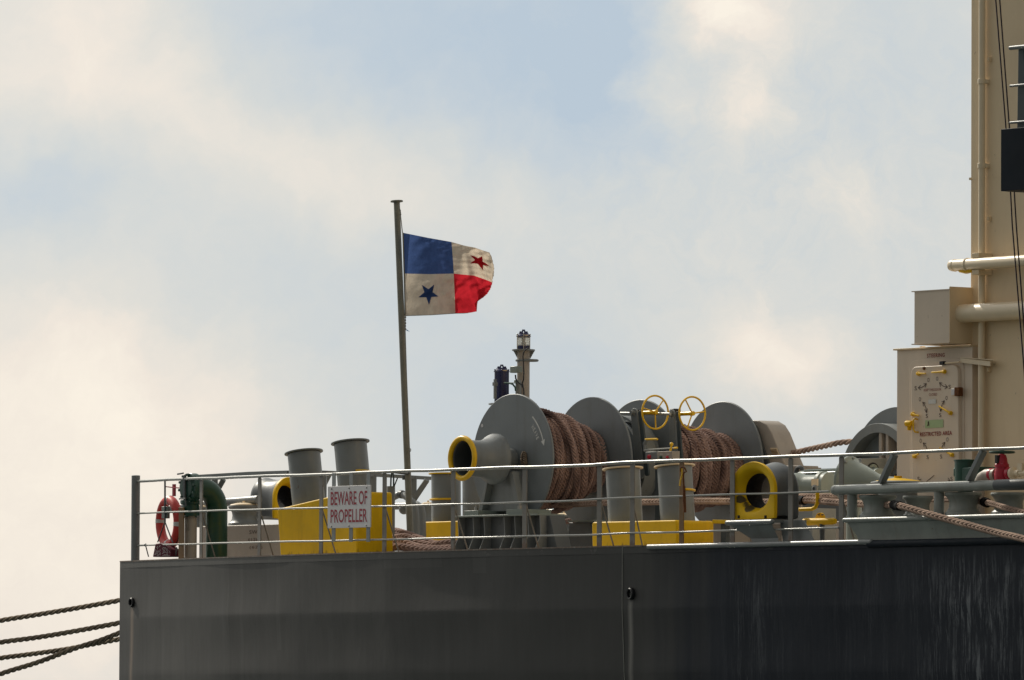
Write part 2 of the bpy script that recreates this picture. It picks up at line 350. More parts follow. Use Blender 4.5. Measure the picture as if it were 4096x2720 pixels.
    c = t.mix(f, c, (.15, .16, .175, 1)); c = t.mix(t.math('MULTIPLY', s3, .30), c, (.13, .13, .125, 1))
    # long run-off stains below the two scuppers
    for (sx, sz, wd, cc_) in SCUP:
        q = t.math('MULTIPLY', t.math('ABSOLUTE', t.math('SUBTRACT', t.math('ADD', X, t.math('MULTIPLY', t.math('SUBTRACT', t.noise(st, 2, 2), .5), .12)), t.math('ADD', sx, t.math('MULTIPLY', t.math('ADD', Z, -sz), .05)))), 1 / wd)
        below = t.math('MULTIPLY', t.math('SUBTRACT', sz, Z), 8.0, clamp=True)
        ff = t.math('MULTIPLY', t.math('SUBTRACT', 1.0, q, clamp=True), t.math('MULTIPLY', below, 1.0))
        c = t.mix(t.math('MULTIPLY', ff, t.ramp(stf, [(.3, (.4, .4, .4)), (.6, (1, 1, 1))])), c, cc_)
    # pale rub patches along the top edge
    pt = t.ramp(t.noise(t.vec('MULTIPLY', pos, (1, 1, 2.5)), 3.2, 5, .7), [(.60, (0, 0, 0)), (.66, (1, 1, 1))])
    ed = t.math('MULTIPLY', t.math('ADD', Z, .11), 14.0, clamp=True)
    c = t.mix(t.math('MULTIPLY', t.math('MULTIPLY', pt, ed), .6), c, (.16, .155, .145, 1))
    t.put(b.inputs['Base Color'], c)
    t.put(b.inputs['Roughness'], t.math('ADD', t.math('MULTIPLY', stf, .25), .42)); b.inputs['Specular IOR Level'].default_value = .22
    bp = t.new('ShaderNodeBump'); bp.inputs['Strength'].default_value = .25; bp.inputs['Distance'].default_value = .01
    t.put(bp.inputs['Height'], t.math('ADD', t.math('MULTIPLY', t.noise(t.vec('MULTIPLY', pos, (1, 1, .4)), 12, 4), .5), t.math('MULTIPLY', t.noise(pos, 1.3, 2), 2.0))); t.put(b.inputs['Normal'], bp.outputs[0])
    return m
P1 = ath(530, 2410); P2 = ath(2525, 2375)
SCUP = [(P1.x, P1.z, .085, (.27, .215, .175, 1)), (P2.x, P2.z, .07, (.24, .23, .215, 1))]
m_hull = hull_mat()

def text(name, s, o, wd, ht, m, parent, ax=(VX, VZ), spacing=1.0, thick=.002, lift=.003, shear=0, bold=0):
    """lettering laid on a surface: o = lower left corner, ax = (reading direction, up)"""
    cu_ = bpy.data.curves.new(name, 'FONT'); cu_.body = s; cu_.size = 1; cu_.space_character = spacing; cu_.align_x = 'LEFT'; cu_.resolution_u = 3; cu_.offset = bold
    ob = bpy.data.objects.new(name, cu_); col.objects.link(ob); bpy.context.view_layer.update()
    me = bpy.data.meshes.new_from_object(ob.evaluated_get(bpy.context.evaluated_depsgraph_get())); bpy.data.objects.remove(ob); bpy.data.curves.remove(cu_)
    co = np.array([v.co[:] for v in me.vertices]); mn = co.min(0); mx_ = co.max(0); fs = [tuple(p_.vertices) for p_ in me.polygons]; bpy.data.meshes.remove(me)
    a, b = Vector(ax[0]).normalized(), Vector(ax[1]).normalized(); nrm = a.cross(b)
    mb = MB(); vs = []
    for q in co:
        x = (q[0] - mn[0]) / (mx_[0] - mn[0]) * wd; y = (q[1] - mn[1]) / (mx_[1] - mn[1]) * ht
        vs.append(Vector(o) + a * x + b * y + nrm * lift)
    mb.add(vs, fs)
    me = bpy.data.meshes.new(name); off = Vector((0, 0, 0)); q = parent
    while q is not None: off += q.location; q = q.parent
    me.from_pydata([tuple(Vector(v) - off) for v in mb.v], [], mb.f); me.materials.append(m); me.update()
    ob = bpy.data.objects.new(name, me); col.objects.link(ob); ob.parent = parent; return ob
def textpx(name, s, x0, x1, yt0, yb0, Y, m, parent, slope=-.03, **k):
    """text on a Y-plane, left/right pixel, top/bottom pixel at the left end"""
    A = at(x0, yb0, Y=Y); B = at(x1, yb0 + slope * (x1 - x0), Y=Y); C = at(x0, yt0, Y=Y)
    return text(name, s, A, (B - A).length, (C - A).length, m, parent, (B - A, VZ), **k)

# ================================================================== SETTING: water and hull
mw = bpy.data.materials.new('harbour_water'); mw.use_nodes = True; t = NT(mw.node_tree); b = t.n['Principled BSDF']
b.inputs['Base Color'].default_value = (.02, .045, .045, 1); b.inputs['Roughness'].default_value = .12
bp = t.new('ShaderNodeBump'); bp.inputs['Strength'].default_value = .5; bp.inputs['Distance'].default_value = .3
t.put(bp.inputs['Height'], t.noise(t.new('ShaderNodeNewGeometry').outputs['Position'], .5, 6, .6)); t.put(b.inputs['Normal'], bp.outputs[0])
mb = MB(); S_ = 9000; mb.add([(-S_, -S_, -5.2), (S_, -S_, -5.2), (S_, S_, -5.2), (-S_, S_, -5.2)], [(0, 1, 2, 3)])
o = mb.build('water', mw, smooth=0); tag(o, None, None, None, 'structure')

XL = ath(480, 2232).x; XR = 24.0; BEAM = 11.0
hull = thing('ship_hull', 'grey ship hull below the railing, turning blue-black and streaked towards the right', 'ship hull', (0, 0, -5))
seamsX = [ath(p_, 2230).x for p_ in (797, 1190, 1580, 2010)] + [ath(2490, 2190).x, 2.6, 4.4, 6.2, 8.0, 10, 12]
def kn(z, x):     # knuckles in the plating: slightly different slope per strake
    y = 0.0; k1 = -.80; k2 = -1.62
    if z < k1: y += (k1 - z) * (.045 if x < 1 else .02)
    if z < k2: y += (k2 - z) * .03
    return y * min(1.0, max(0.0, (x - XL) / 4.0))
edges = [XL] + sorted(seamsX) + [XR]
xs = set([XL, XR]); 
for a_, b_ in zip(edges[:-1], edges[1:]):
    n_ = 10
    for i in range(n_ + 1): xs.add(a_ + (b_ - a_) * i / n_)
xs = sorted(xs); zs = sorted(set([0.0, -.098, -.102, -.79, -.81, -1.61, -1.63] + [-.1 - .11 * i for i in range(48)] + [-5.4]), reverse=True)
vs = []
for x in xs:
    j = max(i for i in range(len(edges)) if edges[i] <= x + 1e-6); j = min(j, len(edges) - 2)
    u_ = (x - edges[j]) / (edges[j + 1] - edges[j]); dent = .014 * math.sin(math.pi * u_) + (.006 if j % 2 else 0) * 1
    for z in zs:
        zz = math.sin(math.pi * ((-z) % .8) / .8) if z < -.1 else 0
        vs.append((x, hullY(x) + kn(z, x) + dent * zz, z))
nz = len(zs); fs = [(i * nz + j_, i * nz + j_ + 1, (i + 1) * nz + j_ + 1, (i + 1) * nz + j_) for i in range(len(xs) - 1) for j_ in range(nz - 1)]
mb = MB(); mb.add(vs, fs)
# transom end, far side and forward end
nA = len(mb.v)
tr = [(XL, hullY(XL) + kn(z, XL), z) for z in zs]
mb.add(tr + [(XL, BEAM, z) for z in zs], [(i, nz + i, nz + i + 1, i + 1) for i in range(nz - 1)])
mb.add([(XL, BEAM, 0), (XR, BEAM, 0), (XR, BEAM, -5.4), (XL, BEAM, -5.4), (XR, 0, 0), (XR, .2, -5.4)], [(0, 1, 2, 3), (1, 4, 5, 2)])
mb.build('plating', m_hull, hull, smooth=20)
mb = MB(); top = [(x, hullY(x) + .004, -.006) for x in xs]; bot = [(x, BEAM, -.006) for x in xs]
n_ = len(xs); mb.add(top + bot, [(i, i + 1, n_ + i + 1, n_ + i) for i in range(n_ - 1)]); mb.build('deck', m_deck, hull, smooth=0)
# flat bar along the top edge, the half-round fender bar, the welded seam and the scuppers
mb = MB()
ex = [x for x in xs if x < at(2590, 2190, Y=0).x]; mb.add([v for x in ex for v in ((x, hullY(x) - .006, -.012), (x, hullY(x) - .006, .006), (x, hullY(x) + .05, .006))],
    [f for i in range(len(ex) - 1) for f in ((3 * i, 3 * i + 3, 3 * i + 4, 3 * i + 1), (3 * i + 1, 3 * i + 4, 3 * i + 5, 3 * i + 2))]); mb.build('edge_bar', m_post, hull, smooth=20)
A = at(2592, 2190, Y=-.02); B = at(3482, 2190, Y=-.02)
mb = MB(); mb.tube([(A.x, -.012, -.022), (B.x, -.012, -.022)], .034, 16); mb.ball((B.x, -.012, -.022), .034); mb.build('fender_bar', m_gray, hull)
mb = MB(); mb.tube([(B.x - .05, .0, -.05), (XR, 0, -.05)], .045, 12); mb.build('dark_fender_bar', m_lens_dark, hull)
mb = MB(); xx = seamsX[4]; mb.tube([(xx + .002 * math.sin(i * 3.1), hullY(xx) + kn(-i * .1, xx) - .001, -.01 - i * .1) for i in range(50)], .0045, 6); mb.build('weld_seam', m_rail, hull)
for P, rr in ((P1, .052), (P2, .060)):
    mb = MB(); yy = hullY(P.x) + kn(P.z, P.x)
    nrm = Vector((-.018 * min(P.x, 0) * -1, -1, 0)).normalized()
    mb.lathe([(rr * 1.02, -.05), (rr * 1.35, 0), (rr * 1.32, .025), (rr * 1.12, .038), (rr * .86, .034), (rr * .80, -.02), (.001, -.03)], (P.x, yy, P.z), (-.15, -1, 0), 28); mb.build('scupper', m_black, hull)

# ================================================================== RAILING
rail = thing('ship_railing', 'grey tubular safety railing with three bars along the near deck edge', 'railing', (0, 0, 0))
RO = .06
PX = [798, 1031, 1278, 1531, 1806, 2092, 2391, 2523, 2720, 2923, 3156, 3359]
def line_pts(ctrl, off=RO, n=60):
    xs_ = np.linspace(ctrl[0][0], ctrl[-1][0], n); ys = np.interp(xs_, [c[0] for c in ctrl], [c[1] for c in ctrl])
    return [ath(float(x), float(y), off) for x, y in zip(xs_, ys)]
topc = [(545, 1925), (720, 1917), (1050, 1905), (1268, 1898.5), (1650, 1883), (2250, 1864), (2380, 1858.5), (2505, 1850), (2850, 1837), (3500, 1815), (4096, 1790), (4400, 1778)]
midc = [(545, 2054), (714, 2047), (1021, 2038), (1650, 2022), (2250, 2004.5), (2401, 1995.5), (2513, 1991), (2800, 1981.5), (3317, 1966)]
lowc = [(545, 2182), (1021, 2169), (1289, 2164), (1650, 2155.5), (2250, 2141.5), (2380, 2139), (2513, 2132.5), (2714, 2128), (3354, 2111)]
for c_, rr, nm in ((topc, .021, 'top_bar'), (midc, .0125, 'middle_bar'), (lowc, .0125, 'lower_bar')):
    mb = MB()
    pts = line_pts(c_)
    if nm == 'top_bar': pts = [p_ + VZ * (.003 * math.sin(p_.x * 2.1) + .002 * math.sin(p_.x * 5.3)) for p_ in pts]
    else: pts = [p_ + VZ * (.002 * math.sin(p_.x * 3.1)) for p_ in pts]
    mb.tube(pts, rr, 14); mb.build(nm, m_rail, rail)
def toprail_y(x): return float(np.interp(x, [c[0] for c in topc], [c[1] for c in topc]))
for i, p_ in enumerate(PX):
    base = ath(p_, 2210, RO); base.z = 0; tp = ath(p_, toprail_y(p_), RO).z
    mb = MB(); wd = .095
    # flat bar standing across the rail: broad face along the hull line
    tg = Vector((1, 0.018 * min(base.x, 0), 0)).normalized(); nn = Vector((-tg.y, tg.x, 0))
    h = tp - .012; c_ = Vector((base.x, base.y + .018, 0))
    w2 = wd / 2 * (1.0 if i < 8 else .92)
    pp = [c_ + tg * (-w2), c_ + tg * w2, c_ + tg * w2 + VZ * (h - .02), c_ + tg * (w2 - .02) + VZ * h, c_ + tg * (-w2 + .02) + VZ * h, c_ + tg * (-w2) + VZ * (h - .02)]
    mb.prism(pp, nn * .014)
    o = mb.build('post', m_post, rail, bevel=.003)
    if p_ == 2720: o.data.materials[0] = m_board; tag(o, 'rusty brown railing post')
# tubular corner post, ochre flat bar and the diagonal stays
c0 = ath(541, 2225, .05); c0.z = 0
mb = MB(); zt = ath(541, 1903, .05).z; mb.cyl(c0, c0 + VZ * zt, .062, seg=28); mb.lathe([(.062, 0), (.05, .006), (.001, .008)], c0 + VZ * zt, VZ, 28); mb.build('corner_post', m_gray, rail)
b0 = ath(725, 2225, RO + .02); b0.z = 0
mb = MB(); mb.box(b0 + VZ * .36, (.115, .02, .74)); mb.build('flat_bar', m_board, rail, bevel=.003)
for (x0, y0, x1, y1) in ((738, 2062, 785, 2224), (808, 2050, 862, 2224), (1046, 2062, 1094, 2222), (1290, 2040, 1344, 2214), (1543, 2035, 1596, 2208), (1816, 2022, 1872, 2202),
                         (2104, 2018, 2156, 2198), (2404, 2010, 2456, 2190), (2531, 2005, 2570, 2186), (3367, 1985, 3418, 2166)):
    mb = MB(); A = ath(x0, y0, RO + .02); B = ath(x1, y1, RO + .30); B.z = 0
    mb.tube([A, B], .010, 8); mb.build('stay', m_post, rail)
A = ath(582, 2180, RO); B = ath(594, 2226, RO + .1); mb = MB(); mb.tube([A, B], .009, 8); mb.ball(A, .022); mb.build('stay', m_dark, rail)
A = ath(707, 2190, RO); B = ath(703, 2220, RO + .1); mb = MB(); mb.tube([A, B], .009, 8); mb.build('stay', m_dark, rail)
A = ath(660, 1925, RO); B = ath(660, 2088, RO); mb = MB(); mb.tube([A, B], .013, 10); mb.build('hanging_rod', m_dark, rail)
for (x1, y1) in ((631, 2168), (691, 2170)):
    mb = MB(); mb.tube([B, ath(x1, y1, RO)], .010, 8); mb.build('rod_leg', m_dark, rail)
# leaning flat bars that carry the rail over the roller fairlead
for (x0, y0, x1, y1) in ((3572, 1815, 3516, 1933), (3928, 1799, 3866, 1921)):
    mb = MB(); A = at(x0 + 6, y0, Y=.08); B = at(x1 + 10, y1, Y=.08); A.z -= .012
    mb.bar(A, B, .055, .09, VX); mb.build('leaning_post', m_gray, rail, bevel=.004)
# rusty hook hanging beside the rusty post
hk = thing('rusty_hook', 'rusty iron hook with a long shank hanging on the rusty brown railing post', 'hook', ath(2735, 1880, .02))
H = lambda x, y: ath(*r4(x, y), .01)
mb = MB(); mb.tube([H(1318, 800), H(1322, 765), H(1340, 752), H(1358, 765), H(1374, 800), H(1352, 805), H(1345, 830), H(1350, 930)], .011, 8)
mb.tube([H(1350, 930), H(1354, 1060), H(1360, 1175)], [.018, .022, .019], 8); mb.build('shank', m_rust, hk)
mb = MB(); mb.tube([H(1330, 770), H(1334, 830), H(1318, 880), H(1312, 930)], .010, 8); mb.build('lashing', m_yel2, hk)

# ================================================================== WARNING SIGN
sg = thing('warning_sign', 'white sign reading BEWARE OF PROPELLER in red, bolted across the railing', 'sign', ath(1396, 2113, .0))
SA = ath(1310, 2113.5, -.01); SB = ath(1482, 2109, -.01); SC = ath(1310, 1946, -.01)
dx = (SB - SA); dx.z = (SB - SA).z; wS = dx.length; dx.normalize(); hS = (SC - SA).length; nS = dx.cross(VZ)
mb = MB(); mb.prism([SA, SB, SB + VZ * hS, SA + VZ * hS], -nS * .012); mb.build('board', m_white, sg, bevel=.003)
for (s_, fx0, fx1, fy0, fy1) in (('BEWARE OF', .072, .922, .545, .872), ('PROPELLER', .072, .922, .127, .448)):
    text('lettering', s_, SA + dx * (wS * fx0) + VZ * (hS * fy0), wS * (fx1 - fx0), hS * (fy1 - fy0), m_redink, sg, (dx, VZ), lift=.002, bold=.012)
for fx in (.09, .5, .905):
    for fy in (.045, .945):
        mb = MB(); mb.lathe([(.014, 0), (.012, .006), (.006, .010), (.001, .011)], SA + dx * (wS * fx) + VZ * (hS * fy) + nS * .0, nS, 14); mb.build('bolt', m_steel, sg)
for fx, px_ in ((.115, 1331), (.52, 1397), (.92, 1465)):
    c_ = SA + dx * (wS * fx) - nS * .02; mb = MB()
    zt = ath(px_, toprail_y(px_), RO).z + .01; zb = ath(px_, 2168, RO).z
    mb.box((c_.x, c_.y, (zt + zb) / 2), (.095, .008, zt - zb), (dx, nS, VZ)); mb.build('strap', m_gray, sg, bevel=.002)

# ================================================================== LIFEBUOY and its light box
lb = thing('lifebuoy', 'red ring lifebuoy with silver bands hung inside the left end of the railing', 'lifebuoy', at(678, 2202, Y=hullY(-10) + .2))
LC = ath(677, 2090, .22); Rb = .315; rb_ = .068
nl = Vector((-.20, -1, .0)).normalized(); ta = VZ.cross(nl).normalized() * -1; tb = (VZ + ta * .03).normalized(); ta = ta.normalized()
mb = MB(); mb.ring(LC, nl, Rb, rb_, 72, 18, e=(ta, tb)); mb.build('ring', m_buoy, lb)
for a_ in (5, 95, 185, 275):
    mb = MB(); mb.ring(LC, nl, Rb, rb_ + .003, 6, 18, R(a_ - 5), R(a_ + 5), e=(ta, tb)); mb.build('reflective_band', m_silver, lb)
mb = MB(); mb.ring(LC, nl, Rb + rb_ + .008, .006, 40, 6, R(150), R(235), e=(ta, tb)); mb.build('grab_line', m_black, lb)
mb = MB(); mb.ring(LC, nl, Rb + rb_ + .006, .006, 20, 6, R(-60), R(5), e=(ta, tb)); mb.build('grab_line', m_black, lb)
mb = MB(); pr = [ath(*r1(595, 690), .1), ath(*r1(700, 702), .12), ath(*r1(745, 705), .15)]; mb.tube(pr, .008, 8)
mb.box(ath(*r1(690, 730), .13), (.05, .03, .17)); mb.tube([ath(*r1(695, 760), .14), ath(*r1(690, 790), .17)], .012, 8); mb.build('hanger', m_red, lb)
o = MB(); o.box(ath(*r1(596, 980), .09), (.14, .05, .17)); tag(o.build('smoke_signal_box', m_motor, None, bevel=.006), 'small grey-green box on the rod in front of the lifebuoy', 'box')
bg = thing('light_cover', 'maroon cover with a white dotted pattern standing below the lifebuoy', 'cover', at(648, 2226, Y=hullY(-10.6) + .25))
bp_ = [r1(478, 1330), r1(540, 1318), r1(655, 1395), r1(655, 1478), r1(448, 1478)]
YB = hullY(-10.8) + .20
mb = MB(); mb.prism([at(*q, Y=YB) for q in bp_], (0, .16, 0)); mb.build('cover', m_bag, bg, bevel=.012)
mb = MB()
for i in range(10):
    for j in range(15):
        x_ = 470 + j * 12 + (i % 2) * 6; y_ = 1345 + i * 13
        if x_ > 640 - 0 or y_ < 1320 + (x_ - 540) * .72 + 14 or x_ < 500 - (y_ - 1330) * .28 or random.random() < .34 or (540 < x_ < 556): continue
        mb.bar(at(*r1(x_, y_), Y=YB - .003), at(*r1(x_ + 8, y_ + 7), Y=YB - .003), .008, .003, VY)
mb.build('dot_pattern', m_silver, bg, smooth=0)['kind'] = 'stuff'

# ================================================================== GREEN VENT / VALVE PIPE
YG = hullY(-10.1) + .75
gv = thing('gooseneck_pipe', 'large green gooseneck pipe with a bolted round flange behind the railing', 'pipe', at(866, 2222, Y=YG))
gb = at(866, 2222, Y=YG); gb.z = 0; s_ = ppm(gb); rG = 43 / s_
ztop = at(866, 1953, Y=YG).z; RB = .30
pts = [gb, Vector((gb.x, gb.y, ztop - RB))] + [Vector((gb.x, gb.y - RB + RB * math.cos(a_), ztop - RB + RB * math.sin(a_))) for a_ in np.linspace(.1, math.pi / 2, 14)]
fe = at(750, 1946, X=gb.x); pts += [Vector((gb.x, gb.y - RB - .05, ztop)), Vector((gb.x, fe.y + .12, ztop))]
mb = MB(); mb.tube(pts, rG, 32); mb.build('pipe', m_green2, gv)
fc = Vector((gb.x, fe.y, ztop))
mb = MB(); mb.lathe([(rG * 1.02, -.17), (rG * 1.33, -.13), (rG * 1.33, -.05), (rG * 1.30, -.045), (rG * 1.30, 0), (rG * 1.05, .006), (rG * .95, .03), (rG * .6, .035), (.001, .036)], fc, (0, -1, 0), 40); mb.build('flange', m_green, gv)
for i in range(10):
    a_ = 2 * math.pi * i / 10 + .2; mb = MB(); c_ = fc + Vector((math.cos(a_), 0, math.sin(a_))) * rG * 1.17
    mb.bolt(c_ + VY * .02, (0, -1, 0), .021, .05); mb.build('bolt', m_green, gv)
mb = MB(); mb.box(fc + Vector((-.0, -.05, .0)), (.045, .03, rG * 2.2)); mb.tube([fc + Vector((-.08, -.08, -.16)), fc + Vector((.06, -.08, -.16)), fc + Vector((.075, -.08, -.26))], .012, 8); mb.tube([fc + Vector((-.16, -.06, .19)), fc + Vector((-.02, -.06, .20))], .012, 8); mb.build('closing_handle', m_dark, gv)
vb = at(762, 2222, Y=YG - .35); vb.z = 0; zt = at(762, 2064, Y=YG - .35).z
mb = MB(); mb.cyl(vb, vb + VZ * zt, .088, seg=28); mb.lathe([(.12, 0), (.12, .02)], vb, VZ, 28); mb.build('riser', m_beige, gv)
mb = MB(); mb.lathe([(.145, 0), (.145, .045), (.12, .05), (.12, .16), (.15, .17), (.15, .22), (.1, .23), (.1, .34)], vb + VZ * zt, VZ, 28); mb.build('valve_body', m_green, gv)
for i in range(6):
    a_ = i * math.pi / 3; mb = MB(); mb.bolt(vb + VZ * (zt - .015) + Vector((math.cos(a_), math.sin(a_), 0)) * .128, VZ, .016, .075); mb.build('bolt', m_green, gv)

# ================================================================== ROLLERS
def roller_prof(r, h):     # flange radius r, height h, concave waist
    return [(r * .72, 0), (r * .97, .0), (r, .04 * h), (r * .97, .13 * h), (r * .86, .20 * h), (r * .76, .34 * h), (r * .74, .52 * h), (r * .77, .66 * h), (r * .88, .80 * h), (r * .98, .87 * h), (r, .93 * h), (r * .97, h), (r * .6, h * 1.005)]
def add_roller(par, c, r, h, m=None, cap=None, name='roller'):
    mb = MB(); mb.lathe(roller_prof(r, h), c, VZ, 44); o = mb.build(name, m or m_gray, par)
    if cap:
        mb = MB(); mb.lathe([(r * .9, h), (r * .85, h * 1.05), (r * .5, h * 1.12), (r * .12, h * 1.14), (r * .12, h * 1.22), (.001, h * 1.23)], c, VZ, 32); mb.build('grease_cap', cap, o)
    return o
# left fairlead on the grey base marked with its safe working load
YS = 2.25
sl_ = thing('left_roller_fairlead', 'beige-grey roller fairlead stencilled with its load, right of the green gooseneck pipe', 'fairlead', at(960, 2222, Y=YS)); sl_.name = 'roller_fairlead'
mb = MB(); q0 = at(797, 2105, Y=YS); q1 = at(1155, 2098, Y=YS)
mb.prism([Vector((q0.x, YS, 0)), Vector((q1.x, YS, 0)), Vector((q1.x, YS, q0.z)), Vector((q0.x, YS, q0.z))], (0, .7, 0)); mb.build('base', m_beige, sl_, bevel=.012)
sA = at(675, 2036, Y=YS + .35); sB = at(880, 2010, Y=YS + .35); sC = at(1035, 1998, Y=YS + .35)
mb = MB(); mb.tube([sA + (sA - sB).normalized() * .02, sA, sB, sC], [.035, .062, .062, .062], 18); mb.build('top_bar', m_gray, sl_)
for (px_, yt, yb, r_) in ((978, 2022, 2104, .235), (800, 2030, 2108, .20)):
    c_ = at(px_, yb, Y=YS + .3); c_.z = q0.z; h_ = at(px_, yt, Y=YS + .3).z - c_.z
    add_roller(sl_, c_, r_, h_, m_gray, m_cream)
for (s2, xa, xb, ya, yb) in (('SWL', 998, 1041, 2121, 2136), ('612kN', 993, 1046, 2152, 2166), ('(62t)', 999, 1050, 2183, 2198)):
    textpx('lettering', s2, xa, xb, ya, yb, YS, m_darkink, sl_, slope=-.02, spacing=1.15)

# ================================================================== CHOCKS
def mouth_mat():
    m = mat('scuffed_yellow_mouth', (.80, .50, .004), .5, .22, .10, 3, .10, 50); t = NT(m.node_tree); b = [n for n in t.n if n.type == 'BSDF_PRINCIPLED'][0]
    src = b.inputs['Base Color'].links[0].from_socket; pos = t.new('ShaderNodeNewGeometry').outputs['Position']
    f = None
    for (x, y, rr) in ((530, 870, .13), (600, 960, .15), (480, 900, .07), (590, 1000, .07)):
        c_ = at(*r5(x, y), Y=.16); dd = t.vec('DISTANCE', pos, tuple(c_), 1); g = t.math('SUBTRACT', 1.0, t.math('MULTIPLY', dd, 1 / rr), clamp=True); f = g if f is None else t.math('ADD', f, g)
    n = t.noise(t.vec('MULTIPLY', pos, (1, 1, 2.2)), 9, 6, .75); f = t.ramp(t.math('ADD', f, t.math('MULTIPLY', t.math('SUBTRACT', n, .5), 1.3)), [(.28, (0, 0, 0)), (.5, (1, 1, 1))])
    t.put(b.inputs['Base Color'], t.mix(t.math('MULTIPLY', f, .92), src, (.03, .03, .025, 1))); return m
m_mouth = mouth_mat()
def chock(name, label, c, axis, W_, H_, D, par_m, flip=False, floor=True):
    """closed chock: an arch-topped face whose rounded mouth runs back through the body; c = centre of face"""
    ax = Vector(axis).normalized(); sd = VZ.cross(ax).normalized()      # sd: to the side
    root = thing(name, label, 'chock', (c[0], c[1], c[2] - H_ / 2))
    n = 64
    def outer(sw, sh):
        out_ = []
        for i in range(n):
            a_ = 2 * math.pi * i / n; x = math.cos(a_); z = math.sin(a_)
            if z < 0:   # square lower half
                sc_ = 1 / max(abs(x), abs(z)); sc_ = min(sc_, 1.38); out_.append((x * sc_ * sw, max(z * sc_, -1) * sh))
            else: out_.append((x * sw, z * sh))
        return out_
    hw, hh = W_ / 2, H_ / 2
    rings = []
    oc = Vector(c)
    hole = lambda s1, s2: [(math.cos(2 * math.pi * i / n) * s1, math.sin(2 * math.pi * i / n) * s2 - .0) for i in range(n)]
    seq_face = [(outer(hw * .985, hh * .985), -.05), (outer(hw, hh), -.02), (outer(hw * .985, hh * .985), .0), (hole(hw * .86, hh * .84), .006), (hole(hw * .77, hh * .75), -.012), (hole(hw * .68, hh * .66), -.055), (hole(hw * .62, hh * .60), -.12), (hole(hw * .59, hh * .57), -D * .5)]
    def rg_(seq, m, nm):
        mb = MB(); vs = []
        for (pl, dpt) in seq: vs += [oc + sd * x + VZ * z + ax * dpt for (x, z) in pl]
        mb.add(vs, [(j * n + i, j * n + (i + 1) % n, (j + 1) * n + (i + 1) % n, (j + 1) * n + i) for j in range(len(seq) - 1) for i in range(n)])
        return mb.build(nm, m, root, smooth=50)
    rg_(seq_face[:7], m_mouth, 'mouth'); rg_(seq_face[6:] + [(hole(hw * .59, hh * .57), -D * .5), (hole(hw * .60, hh * .58), -D * .8), (hole(hw * .70, hh * .68), -D * .96)], m_sleeve_throat, 'throat')  # throat coloured near-black for the shade inside the mouth
    seq_b = [(hole(hw * .70, hh * .68), -D * .962), (hole(hw * .72, hh * .70), -D * .97), (hole(hw * .86, hh * .84), -D), (outer(hw * .97, hh * .97), -D * .96), (outer(hw, hh), -D * .88),
             (outer(hw * .93, hh * .93), -D * .7), (outer(hw * .88, hh * .88), -D * .5), (outer(hw * .90, hh * .90), -D * .3), (outer(hw * .94, hh * .94), -.07), (outer(hw * .985, hh * .985), -.05)]
    rg_(seq_b, par_m, 'body')
    return root
# near yellow chock standing at the rail
cf = at(3009, 1962, Y=.12); sf = ppm(cf)
ck = chock('panama_chock', 'yellow-faced closed chock with a scuffed oval mouth at the railing, right of the centre', cf, (0, -1, 0), 171 / .609 / sf, 232 / sf, .42, m_dark)
# scuffs where ropes have rubbed the mouth
mb = MB()
mb = MB(); q = lambda x, y, Y=.20: at(*r5(x, y), Y=Y)
lip0 = at(2910, 2092, Y=-.02); lip1 = at(3088, 2087, Y=-.02)
mb.tube([Vector((lip0.x, -.02, lip0.z)), Vector((lip1.x, -.02, lip0.z))], .034, 16); mb.ball(Vector((lip0.x, -.02, lip0.z)), .034); mb.ball(Vector((lip1.x, -.02, lip0.z)), .034)
mb.box(((lip0.x + lip1.x) / 2, .26, lip0.z + .012), (lip1.x - lip0.x, .56, .04)); mb.build('sill', m_gray, ck)
mb = MB(); x0, x1 = lip0.x + .02, lip1.x - .02; zt = lip0.z - .02
fr = [(x0, -.01, zt), (x1, -.01, zt), (x1 - .0, .06, zt * .55), (x1 - .0, .10, zt * .25), (x1, .10, 0), (at(2959, 2170, Y=.1).x, .10, 0), (at(2957, 2155, Y=.1).x, .10, zt * .22), (x0 + .10, .05, zt * .6)]
# front sheet, left cheek and right cheek
mb.add([(x0, -.01, zt), (x1, -.01, zt), (x1, .10, zt * .24), (x1, .10, 0), (x0 + .34, .10, 0), (x0 + .30, .10, zt * .24), (x0, .55, zt), (x0 + .30, .55, zt * .24), (x0 + .34, .55, 0)],
       [(0, 1, 2, 5), (5, 2, 3, 4), (0, 5, 7, 6), (5, 4, 8, 7)])
mb.build('trunk', m_gray, ck, smooth=0)
mb = MB(); mb.prism(*plate([r5(960, 1148), r5(1235, 1146), r5(1262, 1165), r5(1385, 1412), r5(1000, 1412)], .16, .012)); mb.build('side_plate', m_gray, ck, bevel=.003)
for px_ in (466, 790):
    mb = MB(); c_ = at(*r5(px_, 1128), Y=.06); mb.bolt(c_, VZ, .018, .04); mb.build('bolt', m_black, ck)
# far chock on the transom, seen from inboard
cf = at(1157, 1992, X=-11.1); sf = ppm(cf)
chock('panama_chock', 'grey closed chock with a yellow rim, half hidden behind the leftmost bollard', cf, (1, 0, 0), 118 / .793 / sf, 168 / sf * 1.0, .62, m_dark)

